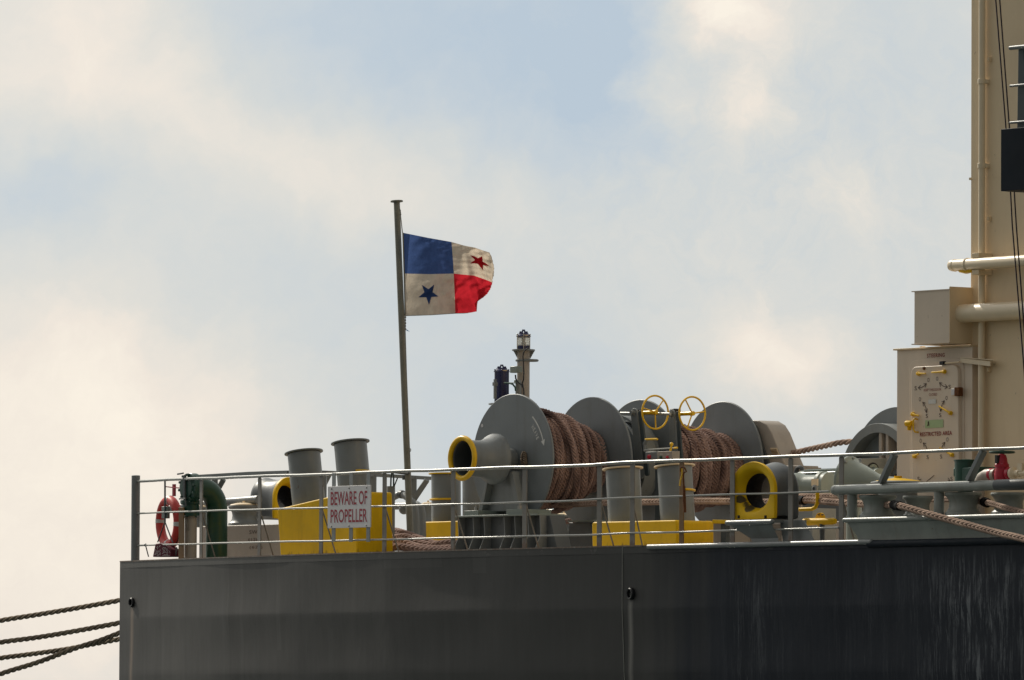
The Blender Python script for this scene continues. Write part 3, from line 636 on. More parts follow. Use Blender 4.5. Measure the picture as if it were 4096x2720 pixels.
# ================================================================== BOLLARDS
def bollard(label, posts, base_px, Ybase, depth, gtop, lug=None, group='twin mooring bollards on yellow bases', Yp=None):
    """posts: list of (x_top, y_top, x_bot, y_bot, half flange px); base_px: near face outline in photo pixels"""
    A = at(base_px[0][0], base_px[0][1], Y=Ybase)
    root = thing('mooring_bollard', label, 'bollard', (A.x, Ybase, 0), group)
    pts = [at(x, y, Y=Ybase) for (x, y) in base_px]
    for p_ in pts:
        if p_.z < .12: p_.z = 0
    mb = MB(); mb.prism(rpoly(pts, .05), (0, depth, 0)); mb.build('base', m_yel, root, bevel=.018, seg=3)
    Yc = Yp if Yp else Ybase + depth * .5
    for i, (xt, yt, xb, yb, hf) in enumerate(posts):
        T_ = at(xt, yt, Y=Yc); B_ = at(xb, yb, Y=Yc); ax_ = (T_ - B_); L = ax_.length; r = hf / ppm(T_)
        mb = MB(); rr = r * .845
        mb.lathe([(rr, -.05), (rr, L - .015)], B_, ax_, 56); po = mb.build('post', m_gray, root)
        mb = MB(); mb.lathe([(rr * .9, L - .009), (r * .99, L - .009), (r, L - .004), (r, L + .006), (r * .99, L + .011), (rr, L + .012), (.001, L + .012)], B_, ax_, 56); mb.build('rim', gtop, po)
        if lug and lug[0] == i:
            c_ = B_ + ax_.normalized() * (L * lug[1]); mb = MB(); t_, a2, b2_ = frame(ax_)
            mb.ring(c_, ax_, rr + .016, .015, 20, 8, lug[2], lug[3]); mb.build('stopper_lug', m_yel2, po)
    return root
bollard('tilted grey twin bollards on a tall sloping yellow base, behind the warning sign', [(1215, 1810, 1235, 2012, 78), (1401, 1770, 1421, 1985, 78)],
        [(1108, 2036), (1298, 1991), (1424, 1964), (1428, 2212), (1122, 2216)], 1.35, .62, m_gray, (1, .42, R(62), R(150)))
# end box of that base facing forward is higher than its near plate
bollard('grey twin bollards with cream rims on a long yellow base left of the yellow-faced chock', [(2491, 1875, 2502, 2086, 82), (2698, 1865, 2711, 2080, 82.5)],
        [(2367, 2088), (2706, 2080), (2706, 2186), (2369, 2190)], .85, .62, m_cream, (1, .53, R(82), R(155)))
bollard('grey bollards with a yellow stopper ring beneath the yellow-rimmed warping drum', [(1784, 1895, 1785, 2086, 70), (1905, 1890, 1906, 2080, 66)],
        [(1676, 2088), (1930, 2080), (1930, 2215), (1676, 2215)], 4.6, .55, m_yel2, (0, .46, R(-30), R(75)))

# ================================================================== ROPES
def sweep(P, L, N, offs, r, seg=6):
    """P (n,3) path, L,N lateral/normal frames, offs list of (lat, nor) arrays, r strand radius"""
    out_ = MB(); n = len(P); ang = np.arange(seg) * 2 * np.pi / seg
    fs0 = [(i * seg + j, i * seg + (j + 1) % seg, (i + 1) * seg + (j + 1) % seg, (i + 1) * seg + j) for i in range(n - 1) for j in range(seg)]
    V = []; Fc = []
    for (la, no) in offs:
        C = P + L * la[:, None] + N * no[:, None]
        ring = C[:, None, :] + L[:, None, :] * (np.cos(ang) * r)[None, :, None] + N[:, None, :] * (np.sin(ang) * r * .9)[None, :, None]
        base = len(V); V += ring.reshape(-1, 3).tolist(); Fc += [tuple(i + base for i in f) for f in fs0]
    out_.v = V; out_.f = Fc; out_.mi = [0] * len(Fc); return out_
def merge(a, b_):
    n = len(a.v); a.v += b_.v; a.f += [tuple(i + n for i in f) for f in b_.f]; a.mi += b_.mi
def rope_build(mb, name, m, parent=None):
    me = bpy.data.meshes.new(name); off = Vector((0, 0, 0)); q = parent
    while q is not None: off += q.location; q = q.parent
    va = np.array(mb.v) - np.array(off[:]); me.from_pydata(va.tolist(), [], mb.f); me.materials.append(m)
    me.polygons.foreach_set('use_smooth', [True] * len(me.polygons)); me.update()
    o = bpy.data.objects.new(name, me); col.objects.link(o)
    if parent is not None: o.parent = parent
    return o
def path_frames(P, ref=(0, 0, 1)):
    t = np.gradient(P, axis=0); t /= np.linalg.norm(t, axis=1)[:, None]
    N = np.cross(np.cross(t, np.array(ref)), t); N /= np.linalg.norm(N, axis=1)[:, None] + 1e-9
    return t, np.cross(t, N), N
def resample(pts, step):
    P = np.array([tuple(p) for p in pts], float)
    # smooth with Catmull-Rom
    Q = []
    for i in range(len(P) - 1):
        p0 = P[max(i - 1, 0)]; p1 = P[i]; p2 = P[i + 1]; p3 = P[min(i + 2, len(P) - 1)]
        for t_ in np.linspace(0, 1, 20, endpoint=False): Q.append(.5 * ((2 * p1) + (-p0 + p2) * t_ + (2 * p0 - 5 * p1 + 4 * p2 - p3) * t_ ** 2 + (-p0 + 3 * p1 - 3 * p2 + p3) * t_ ** 3))
    Q.append(P[-1]); Q = np.array(Q); s = np.r_[0, np.cumsum(np.linalg.norm(np.diff(Q, axis=0), axis=1))]
    n = max(8, int(s[-1] / step)); u_ = np.linspace(0, s[-1], n); return np.stack([np.interp(u_, s, Q[:, k_]) for k_ in range(3)], 1), u_
def braid(pts, rad, pitch, ref=(0, -1, 0), seg=7):
    """plaited hawser: overlapping strands that show chevrons on its outer and inner face, round a core"""
    P, s = resample(pts, pitch / 26); t, L, N = path_frames(P, ref); offs = []
    for sd_ in (1, -1):
        for k_ in range(6):
            th = 2 * np.pi * s / pitch + k_ * np.pi / 3 + (0 if sd_ > 0 else .8); lt = np.sin(th)
            offs.append((rad * .60 * lt, sd_ * rad * (.22 * np.sin(2 * th) - .42 * lt * lt + .50)))
    offs.append((0 * s, 0 * s)); return sweep(P, L, N, offs, rad * .36, seg)
def twist(pts, rad, pitch, n=3, ref=(0, 0, 1), seg=7):
    P, s = resample(pts, pitch / 10); t, L, N = path_frames(P, ref)
    offs = [(np.cos(2 * np.pi * s / pitch + k_ * 2 * np.pi / n) * rad * .52, np.sin(2 * np.pi * s / pitch + k_ * 2 * np.pi / n) * rad * .52) for k_ in range(n)]
    return sweep(P, L, N, offs, rad * .56, seg)
def drum_rope(Xc, Zc, prof, width, pitch, seed, cross={}):
    """windings of plaited rope laid side by side; prof = list of (Y, radius)"""
    rg_ = np.random.default_rng(seed); tot = MB()
    for i, (Y, Rr) in enumerate(prof):
        L_ = 2 * math.pi * Rr; per = max(6, round(L_ / pitch)); n = per * 9
        a_ = np.linspace(0, 2 * np.pi, n + 1); slope = rg_.normal(0, .03)
        wob = .014 * np.sin(a_ * 2 + rg_.uniform(0, 6)) + .007 * np.sin(a_ * 5 + rg_.uniform(0, 6)) + slope * np.sin(a_ + rg_.uniform(0, 6))
        if i in cross: wob = wob + .16 * np.sin(a_ + cross[i]); Rr = Rr + .055
        rv = Rr + rg_.normal(0, .017) + .008 * np.sin(3 * a_ + rg_.uniform(0, 6)) + .006 * np.sin(7 * a_ + rg_.uniform(0, 6))
        yy = np.clip(Y + wob + .025 * np.sin(a_ * .5), prof[0][0] - .012, prof[-1][0] + .012)
        P = np.stack([Xc + rv * np.cos(a_), yy, Zc + rv * np.sin(a_)], 1)
        N = np.stack([np.cos(a_), 0 * a_, np.sin(a_)], 1); L = np.tile(np.array([0, 1., 0]), (n + 1, 1))
        th0 = a_ * per + rg_.uniform(0, 6); W2 = width * rg_.uniform(.88, 1.12); offs = []
        th0 = a_ * max(3, per // 2) + rg_.uniform(0, 6)
        for k_ in range(6):
            th = th0 + k_ * np.pi / 3; lt = np.sin(th)
            offs.append((W2 * .31 * lt, W2 * (.10 * np.sin(2 * th) - .20 * lt * lt + .15)))
        offs.append((0 * a_, 0 * a_ - W2 * .04)); offs.append((0 * a_ + W2 * .2, 0 * a_ - W2 * .12)); offs.append((0 * a_ - W2 * .2, 0 * a_ - W2 * .12))
        merge(tot, sweep(P, L, N, offs, W2 * .165, 7))
    return tot

# ---- winch geometry (axis athwartships, along Y)
D1 = at(2053, 1839, Y=2.4); WX, WZ = D1.x, D1.z; sW = ppm(D1); RD = 264 / sW
def wy(px, py=1850): return at(px, py, X=WX).y
Y1, Y2, Y3, Y4 = wy(2053), wy(2367), wy(2561), wy(2889)
wn = thing('mooring_winch', 'large grey mooring winch with rope drums and a yellow-rimmed warping drum, amid the deck', 'winch', (WX, Y1, 0))
O = lambda y: Vector((WX, y, WZ))
def disc(Y, Rr, name='drum_flange', th=.035, m=None):
    mb = MB(); mb.lathe([(.12, -th / 2), (Rr - .008, -th / 2), (Rr, -th / 2 + .006), (Rr, th / 2 - .006), (Rr - .008, th / 2), (.12, th / 2)], (WX, Y, WZ), VY, 128); return mb.build(name, m or m_disc, wn)
d1 = disc(Y1, RD); disc(Y2, RD * .995); disc(Y3, RD * .985); disc(Y4, RD * 1.0)
# first flange: white disc for sky light through its hole, painted arrow and word
hp = at(*r3(873, 375), Y=Y1 - .02); mb = MB(); mb.lathe([(.024, 0), (.024, .004), (.001, .004)], Vector((hp.x, Y1 - .018, hp.z)), (0, -1, 0), 20); mb.build('hole_sky_disc', m_white, d1)
def arc_patch(a0, a1, ra_, rb__, Y, n=24, head=None):
    vs = []; fs = []
    for i in range(n + 1):
        a_ = a0 + (a1 - a0) * i / n
        for rr in (ra_, rb__): vs.append((WX + rr * math.cos(a_), Y, WZ + rr * math.sin(a_)))
    fs = [(2 * i, 2 * i + 1, 2 * i + 3, 2 * i + 2) for i in range(n)]
    m_ = MB(); m_.add(vs, fs)
    if head:
        rm = (ra_ + rb__) / 2; a2 = head
        m_.add([(WX + (rm - .045) * math.cos(a1), Y, WZ + (rm - .045) * math.sin(a1)), (WX + (rm + .045) * math.cos(a1), Y, WZ + (rm + .045) * math.sin(a1)), (WX + rm * math.cos(a2), Y, WZ + rm * math.sin(a2))], [(0, 1, 2)])
    return m_
arc_patch(R(52), R(20), .715, .737, Y1 - .0205, head=R(13.5)).build('painted_arrow', m_whiteink, d1, smooth=0)
for i, ch in enumerate('HEAVE'):
    a_ = R(43.5 - i * 4.3); er = Vector((math.cos(a_), 0, math.sin(a_))); et = Vector((math.sin(a_), 0, -math.cos(a_)))
    text('lettering', ch, Vector((WX, Y1 - .0175, WZ)) + er * .600 - et * .015, .030, .060, m_whiteink, d1, (et, er), lift=.003, bold=.02)
# drum cores
for (a_, b__) in ((Y1, Y2), (Y3, Y4)):
    mb = MB(); mb.cyl(O(a_), O(b__), .42, seg=64); mb.build('drum_core', m_dark, wn)
mb = MB(); mb.cyl(O(wy(1978)), O(Y4 + .8), .085, seg=32); mb.lathe([(.12, 0), (.15, .02), (.15, .14), (.12, .16)], O(wy(2015)), VY, 36); mb.build('shaft', m_gray, wn)
# warping drum
ya, yb = wy(1847), wy(1978)
La = yb - ya; r_ = 91 / ppm(O(ya))
mb = MB(); mb.lathe([(r_ * .90, .03), (r_ * .86, .06), (r_ * .82, .12), (r_ * .80, La * .45), (r_ * .82, La * .62), (r_ * .93, La * .78), (r_ * 1.08, La * .90), (r_ * 1.13, La * .97), (r_ * 1.13, La * 1.04), (r_ * 1.0, La * 1.10), (.14, La * 1.12)], O(ya), VY, 72, caps=(0, 1)); wd_ = mb.build('warping_drum', m_disc, wn, smooth=45)
mb = MB(); mb.ring(O(ya + .012), VY, r_ * .885, .036, 72, 14); mb.build('yellow_rim', m_yel2, wd_)
mb = MB(); mb.lathe([(r_ * .88, .0), (r_ * .76, .05), (r_ * .74, La * .85), (.001, La * .85)], O(ya), VY, 64, caps=(0, 0)); mb.build('drum_bore', m_dark, wd_)
# bearing pedestal between the warping drum and the first flange
YPd = wy(2012)
mb = MB(); mb.prism(*plate([r3(905, 895), r3(1118, 800), r3(1150, 790), r3(1218, 1160), r3(835, 1172)], YPd, .16)); mb.build('bearing_pedestal', m_gray, wn, bevel=.006)
mb = MB(); mb.prism(*plate([r3(1115, 800), r3(1150, 800), r3(1225, 1160), r3(1190, 1160)], YPd - .10, .1)); mb.build('stiffener', m_gray, wn, bevel=.004)
mb = MB(); mb.prism(*plate([r3(905, 890), r3(925, 885), r3(868, 1170), r3(835, 1172)], YPd - .10, .1)); mb.build('stiffener', m_gray, wn, bevel=.004)
mb = MB(); A = at(*r3(620, 1215), Y=YPd - .35); B = at(*r3(1385, 1190), Y=YPd - .35)
mb.box(((A.x + B.x) / 2, YPd - .12, A.z + .0), (B.x - A.x, .46, .022)); mb.build('bed_plate', m_motor, wn, bevel=.003)
for (xa, xb, yt, yb2) in ((705, 835, 1175, 1210), (1095, 1240, 1150, 1190)):
    A2 = at(*r3(xa, yb2), Y=YPd - .3); B2 = at(*r3(xb, yb2), Y=YPd - .3); C2 = at(*r3(xa, yt), Y=YPd - .3)
    mb = MB(); mb.box(((A2.x + B2.x) / 2, YPd - .05, A.z + .045), (B2.x - A2.x, .5, .07)); mb.build('foot_pad', m_motor, wn, bevel=.004)
    mb = MB(); cx = A2.x + (B2.x - A2.x) * .55; mb.bolt((cx, YPd - .22, A.z + .08), VZ, .03, .05); mb.cyl((cx, YPd - .22, A.z + .12), (cx, YPd - .22, A.z + .17), .012, seg=10); mb.build('bolt', m_steel, wn)
# ribbed base below
zb = A.z - .01; mb = MB(); xl0 = at(*r3(620, 1520), Y=YPd - .3).x; xr0 = at(*r3(1520, 1505), Y=YPd - .3).x; xl1 = at(*r3(640, 1240), Y=YPd - .3).x; xr1 = at(*r3(1440, 1190), Y=YPd - .3).x
mb.add([(xl0, YPd - .2, 0), (xr0, YPd - .2, 0), (xr1, YPd - .2, zb), (xl1, YPd - .2, zb), (xl0, YPd + .05, 0), (xr0, YPd + .05, 0), (xr1, YPd + .05, zb), (xl1, YPd + .05, zb)],
       [(0, 1, 2, 3), (4, 7, 6, 5), (0, 3, 7, 4), (1, 5, 6, 2), (3, 2, 6, 7)]); mb.build('base_box', m_dark, wn, bevel=.004)
for rx in (645, 785, 885, 1070, 1168, 1290, 1400):
    p0 = at(*r3(rx, 1225), Y=YPd - .32); x_ = p0.x
    mb = MB(); mb.prism([(x_, YPd - .2, 0), (x_, YPd - .42, 0), (x_, YPd - .30, zb * .5), (x_, YPd - .32, zb), (x_, YPd - .2, zb)], (.012, 0, 0)); mb.build('rib', m_gray, wn)
# second foot under the drum and the far ones
for (l0, l1, b0_, b1, yt, Yq) in ((2276, 2362, 2266, 2378, 2090, Y2 - .25), (2600, 2700, 2580, 2720, 2060, Y3 + .1), (3090, 3180, 3070, 3225, 1905, Y4 + .5), (2820, 2900, 2800, 2920, 2080, Y4 - .5), (2960, 3196, 2950, 3215, 1868, Y4 + .2)):
    mb = MB(); pts = [at(l0, yt, Y=Yq), at(l1, yt, Y=Yq), at(b1, 2190, Y=Yq), at(b0_, 2190, Y=Yq)]
    for p_ in pts[2:]: p_.z = 0
    mb.prism(pts, (0, .12 if l0 < 2800 else .4, 0)); mb.build('foot', m_dark if l0 < 2700 else m_beige, wn, bevel=.006)
mb = MB(); A = at(2272, 2088, Y=Y2 - .32); B = at(2376, 2084, Y=Y2 - .32); mb.box(((A.x + B.x) / 2, Y2 - .22, A.z + .01), (B.x - A.x, .22, .022)); mb.build('bed_plate', m_motor, wn)
# brake drum and clutch between the second and third flanges
ym = (Y2 + Y3) / 2
mb = MB(); Rk = .60
mb.lathe([(.2, -.14), (Rk - .10, -.14), (Rk - .09, -.17), (Rk, -.17), (Rk, -.12), (Rk - .03, -.11), (Rk - .03, .16), (Rk, .17), (Rk, .22), (.2, .22)], O(ym + .08), VY, 96); mb.build('brake_drum', m_disc, wn)
mb = MB(); mb.lathe([(Rk + .02, -.07), (Rk + .05, -.07), (Rk + .05, .12), (Rk + .02, .12)], O(ym + .08), VY, 96, closed=True); mb.build('brake_band', m_gray, wn)
mb = MB(); mb.lathe([(.34, 0), (.36, .02), (.36, .16), (.10, .2)], O(ym - .35), VY, 48); mb.build('clutch', m_dark, wn)
# brake levers, spindle and handwheels on the side facing the rail
# handwheel axis runs along X; wheels stand out towards +X
def hw(cx, cy, shaft_px, angs, frame_top, frame_bot, frame_w, Yq, second):
    c = at(cx, cy, Y=Yq); r_ = 66.5 / ppm(c)
    root = wn
    mb = MB(); mb.ring(c, VX, r_, .0135, 56, 10, e=(VY, VZ)); wh = mb.build('handwheel', m_yel2, root)
    for a_ in angs:
        mb = MB(); mb.tube([c, c + (VY * math.cos(a_) + VZ * math.sin(a_)) * r_], .010, 8); mb.build('spoke', m_yel2, wh)
    mb = MB(); mb.lathe([(.032, -.04), (.034, .0), (.030, .03), (.001, .035)], c, VX, 18); mb.build('hub', m_yel2, wh)
    e_ = at(shaft_px, cy, Z=c.z) if False else Vector((c.x - (cx - shaft_px) / (.609 * ppm(c)), c.y, c.z))
    mb = MB(); mb.cyl(c, e_, .027, seg=16); mb.build('wheel_shaft', m_yel2, root)
    return c, e_
YW = Y3 - .45
c1, e1 = hw(2620.6, 1649, 2551, (R(50), R(166), R(-87)), None, None, None, YW, False)
c2, e2 = hw(2769, 1653.6, 2699, (R(123), R(8), R(-113)), None, None, None, YW + .50, True)
# lever plates (pairs of flat bars) reaching down behind the rail
def leverpair(top, bot, ww, Yq, gapx):
    for dxp, m_ in ((0, m_gray), (gapx, m_slate)):
        A = at(top[0] + dxp, top[1], Y=Yq); B = at(bot[0] + dxp, bot[1], Y=Yq); wtop = ww / (.609 * ppm(A)) * (1 if dxp == 0 else .5)
        mb = MB(); ctr = []; ax_ = (B - A).normalized(); sd = Vector((1, 0, 0)); sd = (sd - ax_ * sd.dot(ax_)).normalized()
        n = 10; pts = []
        for i in range(n + 1): a_ = math.pi * i / n; pts.append(A + sd * math.cos(a_) * wtop / 2 - ax_ * math.sin(a_) * wtop * .45)
        for i in range(n + 1): a_ = math.pi * i / n; pts.append(B - sd * math.cos(a_) * wtop * .62 + ax_ * math.sin(a_) * wtop * .5)
        mb.prism(pts, (0, .03, 0)); mb.build('brake_lever', m_, wn, bevel=.003)
    A = at(top[0], top[1], Y=Yq); mb = MB(); mb.lathe([(.045, 0), (.045, .05), (.03, .055), (.03, .08)], A + VY * .03, (0, -1, 0), 6); mb.build('pivot_bolt', m_gray, wn)
leverpair(ra(330, 355), ra(440, 1310), 24, YW - .12, 24)
leverpair(ra(918, 370), ra(985, 1380), 22, YW + .40, 24)
mb = MB(); A = at(*ra(130, 365), Y=YW + .05); B = at(*ra(905, 375), Y=YW + .05); mb.tube([A, B], .021, 12); mb.build('tie_bar', m_rail, wn)
mb = MB(); A = at(*ra(405, 330), Y=YW); mb.box(at(*ra(410, 400), Y=YW), (.10, .12, .16)); mb.box(at(*ra(985, 385), Y=YW + .5), (.10, .12, .16)); mb.build('spindle_block', m_black, wn, bevel=.01)
# platform step with yellow ends, and the control box
stp = thing('control_stand', 'grey control box with red and green push buttons and a yellow ball lever', 'control box', at(2620, 2100, Y=YW - .45))
YC = YW - .5
mb = MB(); A = at(2581, 1840, Y=YC); B = at(2630, 1838, Y=YC); mb.prism(*plate([(2581, 1808), (2628, 1806), (2628, 1842), (2581, 1843)], YC, .10)); mb.build('button_box', m_gray, stp, bevel=.004)
mb = MB(); mb.prism(*plate([(2629, 1806), (2689, 1804), (2689, 1840), (2629, 1842)], YC - .03, .13)); mb.build('panel_box', m_beige, stp, bevel=.004)
for (x_, y_, rr_, m_, nm, dY) in ((2599, 1828, .030, m_red, 'stop_button', 0), (2646, 1829, .018, m_green, 'start_button', -.03), (2672, 1829, .018, m_red, 'off_button', -.03)):
    c_ = at(x_, y_, Y=YC + dY); mb = MB(); mb.lathe([(rr_, 0), (rr_, .015), (rr_ * .8, .03), (.001, .034)], c_, (0, -1, 0), 20); mb.build(nm, m_, stp)
for x_ in (2639, 2665):
    mb = MB(); mb.box(at(x_ + 7, 1817, Y=YC - .032), (.055, .003, .009)); mb.build('button_label', m_whiteink, stp)
mb = MB(); A = at(*ra(908, 960), Y=YC); B = at(*ra(926, 860), Y=YC); mb.tube([A, B], [.016, .011], 10); mb.ball(at(*ra(925, 850), Y=YC), .026); mb.build('ball_lever', m_yel2, stp)
mb = MB(); mb.tube([at(*ra(500, 940), Y=YC + .1), at(*ra(1015, 905), Y=YC + .1)], .010, 8); mb.tube([at(*ra(500, 955), Y=YC + .15), at(*ra(640, 945), Y=YC + .15)], .010, 8); mb.build('guard_bar', m_rail, stp)
mb = MB(); mb.tube([at(*ra(965, 909), Y=YC + .1), at(*ra(1016, 905), Y=YC + .1)], .013, 8); mb.build('guard_tip', m_yel2, stp)
mb = MB(); mb.bar(at(*ra(495, 860), Y=YC + .2), at(*ra(535, 785), Y=YC + .2), .03, .04, VX); mb.bar(at(*ra(510, 860), Y=YC + .2), at(*ra(505, 960), Y=YC + .2), .03, .04, VX); mb.build('bracket', m_gray, stp, bevel=.003)
mb = MB(); mb.tube([at(*ra(515, 775), Y=YC + .2), at(*ra(640, 770), Y=YC + .2), at(*ra(705, 770), Y=YC + .2)], .014, 8); mb.build('bracket_bar', m_yel2, stp)
mb = MB(); A = at(2645, 1845, Y=YC + .03); mb.box((A.x, YC + .06, A.z / 2), (.22, .10, A.z)); mb.build('stand', m_slate, stp, bevel=.005)
# gear case at the far end of the winch
mb = MB(); Yg = Y4 + .10
pts = [(2985, 1680), (3040, 1682), (3066, 1698), (3086, 1730), (3100, 1765), (3120, 1815), (3142, 1865), (3150, 1905), (3000, 1905)]
mb.prism([at(x, y, Y=Yg) for (x, y) in pts], (0, .34, 0)); mb.build('gear_case', m_beige, wn, bevel=.012)
mb = MB(); mb.prism(*plate([(3020, 1700), (3030, 1720), (3052, 1790), (3078, 1862), (3060, 1862), (3040, 1800)], Yg - .03, .03)); mb.build('case_seam', m_dark, wn)
npl = MB(); npl.prism(*plate([r5(845, 275), r5(925, 275), r5(958, 370), r5(875, 372)], Yg - .008, .006)); npl.build('notice_plate', m_cream, wn)
mb = MB()
for i in range(4): mb.box(at(*r5(885 + i * 7, 300 + i * 17), Y=Yg - .010), (.13, .002, .012))
mb.build('notice_lines', m_board, wn)
mb = MB(); mb.prism(*plate([r5(870, 490), r5(1193, 488), r5(1193, 600), r5(1130, 620), r5(900, 620)], Yg - .2, .35)); mb.build('motor_mount', m_beige, wn, bevel=.01)
mb = MB(); c_ = at(*r5(1200, 575), Y=Yg - .22); mb.ring(c_, VY, .075, .028, 24, 8); mb.build('lifting_eye', m_dark, wn)

# ---- rope on the drums
def prof(ylo, yhi, fn, w): 
    n = int((yhi - ylo) / w); return [(ylo + w * .6 + (yhi - ylo - w * 1.2) * i / (n - 1), fn(i / (n - 1))) for i in range(n)]
px2r = lambda d_: d_ / sW
f1 = lambda u_: px2r(np.interp(u_, [0, .45, .62, .78, 1], [200, 203, 190, 165, 132])) - .05
mr = drum_rope(WX, WZ, prof(Y1, Y2, f1, .098), .118, .15, 3, {4: 2.6})
merge(mr, drum_rope(WX, WZ, prof(Y1 + .03, Y2 - .03, lambda u_: f1(u_) - .07, .1), .125, .16, 4))
o = rope_build(mr, 'mooring_rope', m_rope); tag(o, 'thick brown plaited rope wound on the winch drum beside the HEAVE flange', 'rope', 'ropes wound on the winch drums')
f2 = lambda u_: px2r(np.interp(u_, [0, .35, .6, .85, 1], [186, 178, 172, 160, 150])) - .05
mr = drum_rope(WX, WZ - 14 / sW, prof(Y3, Y4, f2, .098), .118, .15, 5, {3: .6, 8: 4.0})
merge(mr, drum_rope(WX, WZ - 14 / sW, prof(Y3 + .03, Y4 - .03, lambda u_: f2(u_) - .07, .1), .125, .16, 6))
o = rope_build(mr, 'mooring_rope', m_rope); tag(o, 'brown plaited rope wound on the winch drum behind the right-hand yellow handwheel', 'rope', 'ropes wound on the winch drums')
# loose end tucked at the flange of the first drum
mb = MB(); le = lambda x, y: at(*r3(x, y), Y=Y1 - .05)
merge(mb, twist([le(1245, 730), le(1245, 670), le(1258, 625), le(1268, 660), le(1275, 735)], .028, .09)); o = rope_build(mb, 'rope_tail', m_rope3); tag(o, 'short dark rope tail poking through the large HEAVE flange', 'rope')

# ---- mooring ropes led along the deck and out through the rollers
RR = .040
A0 = at(2190, 2030, Y=Y1 + .6); A1 = at(2420, 2018, Y=2.6)
path = [at(2180, 2022, Y=3.1), at(2330, 2015, Y=2.9), at(2450, 2010, Y=2.7), at(2600, 2008, Y=2.5), at(2780, 2004, Y=2.2), at(2920, 2005, Y=1.9), at(3060, 2008, Y=1.6), at(3230, 2000, Y=1.2), at(3330, 2008, Y=.9), at(3450, 2016, Y=.62), at(3530, 2020, Y=.40), at(3580, 2020, Y=.12), at(3612, 2026, Y=-.02),
        at(3700, 2052, Y=-.12), at(3800, 2080, Y=-.2), at(3900, 2107, Y=-.3), at(4000, 2134, Y=-.45), at(4096, 2156, Y=-.6), at(4400, 2240, Y=-1.1)]
mb = braid(path, .046, .58); o = rope_build(mb, 'mooring_rope', m_rope2); tag(o, 'thick tan rope running from the rollers across the fairlead base to the right edge', 'rope')
path = [at(3200, 1985, Y=2.4), at(3420, 1985, Y=2.0), at(3600, 1995, Y=1.5), at(3740, 1997, Y=1.2), at(3820, 1998, Y=.9), at(3935, 2008, Y=.5), at(3985, 2020, Y=.30), at(4040, 2036, Y=.1), at(4096, 2050, Y=-.0), at(4400, 2130, Y=-.6)]
mb = braid(path, .039, .50); o = rope_build(mb, 'mooring_rope', m_rope2); tag(o, 'thinner tan rope passing behind the rollers to the right edge, above the larger one', 'rope')
path = [at(3600, 1760, Y=5.6), at(3390, 1768, Y=5.8), at(3300, 1784, Y=6.0), at(3200, 1806, Y=6.3), at(3120, 1822, Y=6.5), at(3000, 1850, Y=6.6)]
mb = twist(path, .042, .50); o = rope_build(mb, 'mooring_rope', m_rope2); tag(o, 'twisted tan rope slanting up from the winch gear case to the ringed winch', 'rope')
# chafing sleeves
for (a_, b__, Ya, Yb, nm) in (((3190, 2000), (3218, 2002), 1.28, 1.22, 'dark rope sleeve behind the right edge of the yellow-faced chock'), ((3574, 2019), (3600, 2024), .14, .02, 'black sleeve on the rope just right of the first front roller'), ((3936, 2007), (3950, 2012), .49, .45, 'black sleeve on the thinner rope right of the second front roller')):
    A = at(*a_, Y=Ya); B = at(*b__, Y=Yb); mb = MB(); mb.tube([A, (A + B) / 2, B], .058, 14); o = mb.build('rope_sleeve', m_sleeve_throat); tag(o, nm, 'rope sleeve')
# coils on deck
def coil(label, pts_list, rad, m, pitch=.62):
    tot = MB()
    for pts in pts_list: merge(tot, braid(pts, rad, pitch))
    o = rope_build(tot, 'rope_coil', m); tag(o, label, 'rope')
q = lambda x, y, Y: at(*rb(x, y), Y=Y)
coil('heap of brown plaited rope lying on deck right of the tall yellow base', [
    [q(-200, 1150, 3.3), q(150, 1150, 3.2), q(300, 1180, 3.1), q(450, 1230, 3.0), q(620, 1290, 2.9), q(850, 1370, 2.85), q(1115, 1375, 2.8), q(1400, 1380, 2.8)],
    [q(-150, 1300, 2.9), q(180, 1270, 2.8), q(330, 1250, 2.7), q(450, 1280, 2.65), q(560, 1350, 2.6), q(800, 1400, 2.6), q(1115, 1355, 2.6), q(1500, 1400, 2.6)],
    [q(-100, 1400, 2.5), q(180, 1350, 2.4), q(330, 1335, 2.3), q(480, 1400, 2.25), q(650, 1440, 2.2), q(900, 1460, 2.2), q(1115, 1450, 2.2), q(1500, 1450, 2.2)],
    [q(0, 1460, 2.1), q(200, 1430, 2.1), q(400, 1440, 2.1), q(600, 1470, 2.1), q(900, 1490, 2.1), q(1400, 1500, 2.1)]], .055, m_rope)
q = lambda x, y, Y: at(2180 + .1403 * x, 2000 + .1403 * y, Y=Y)
coil('brown rope lying on deck beneath the wound winch drum', [[q(-600, 1090, 4.0), q(180, 1080, 4.0), q(450, 1090, 4.0), q(700, 1070, 4.0), q(1300, 1090, 4.0)], [q(-600, 1200, 3.8), q(200, 1190, 3.8), q(450, 1210, 3.8), q(680, 1180, 3.8), q(1300, 1200, 3.8)],
      [q(-600, 1280, 3.7), q(200, 1275, 3.7), q(450, 1280, 3.7), q(700, 1260, 3.7), q(1300, 1280, 3.7)]], .042, m_rope)
mb = twist([q(-300, 760, 5.5), q(150, 720, 5.4), q(400, 660, 5.3), q(780, 580, 5.2), q(1300, 480, 5.1)], .042, .2); o = rope_build(mb, 'mooring_rope', m_rope); tag(o, 'dark brown rope bent round the roller seen beneath the winch drum', 'rope')

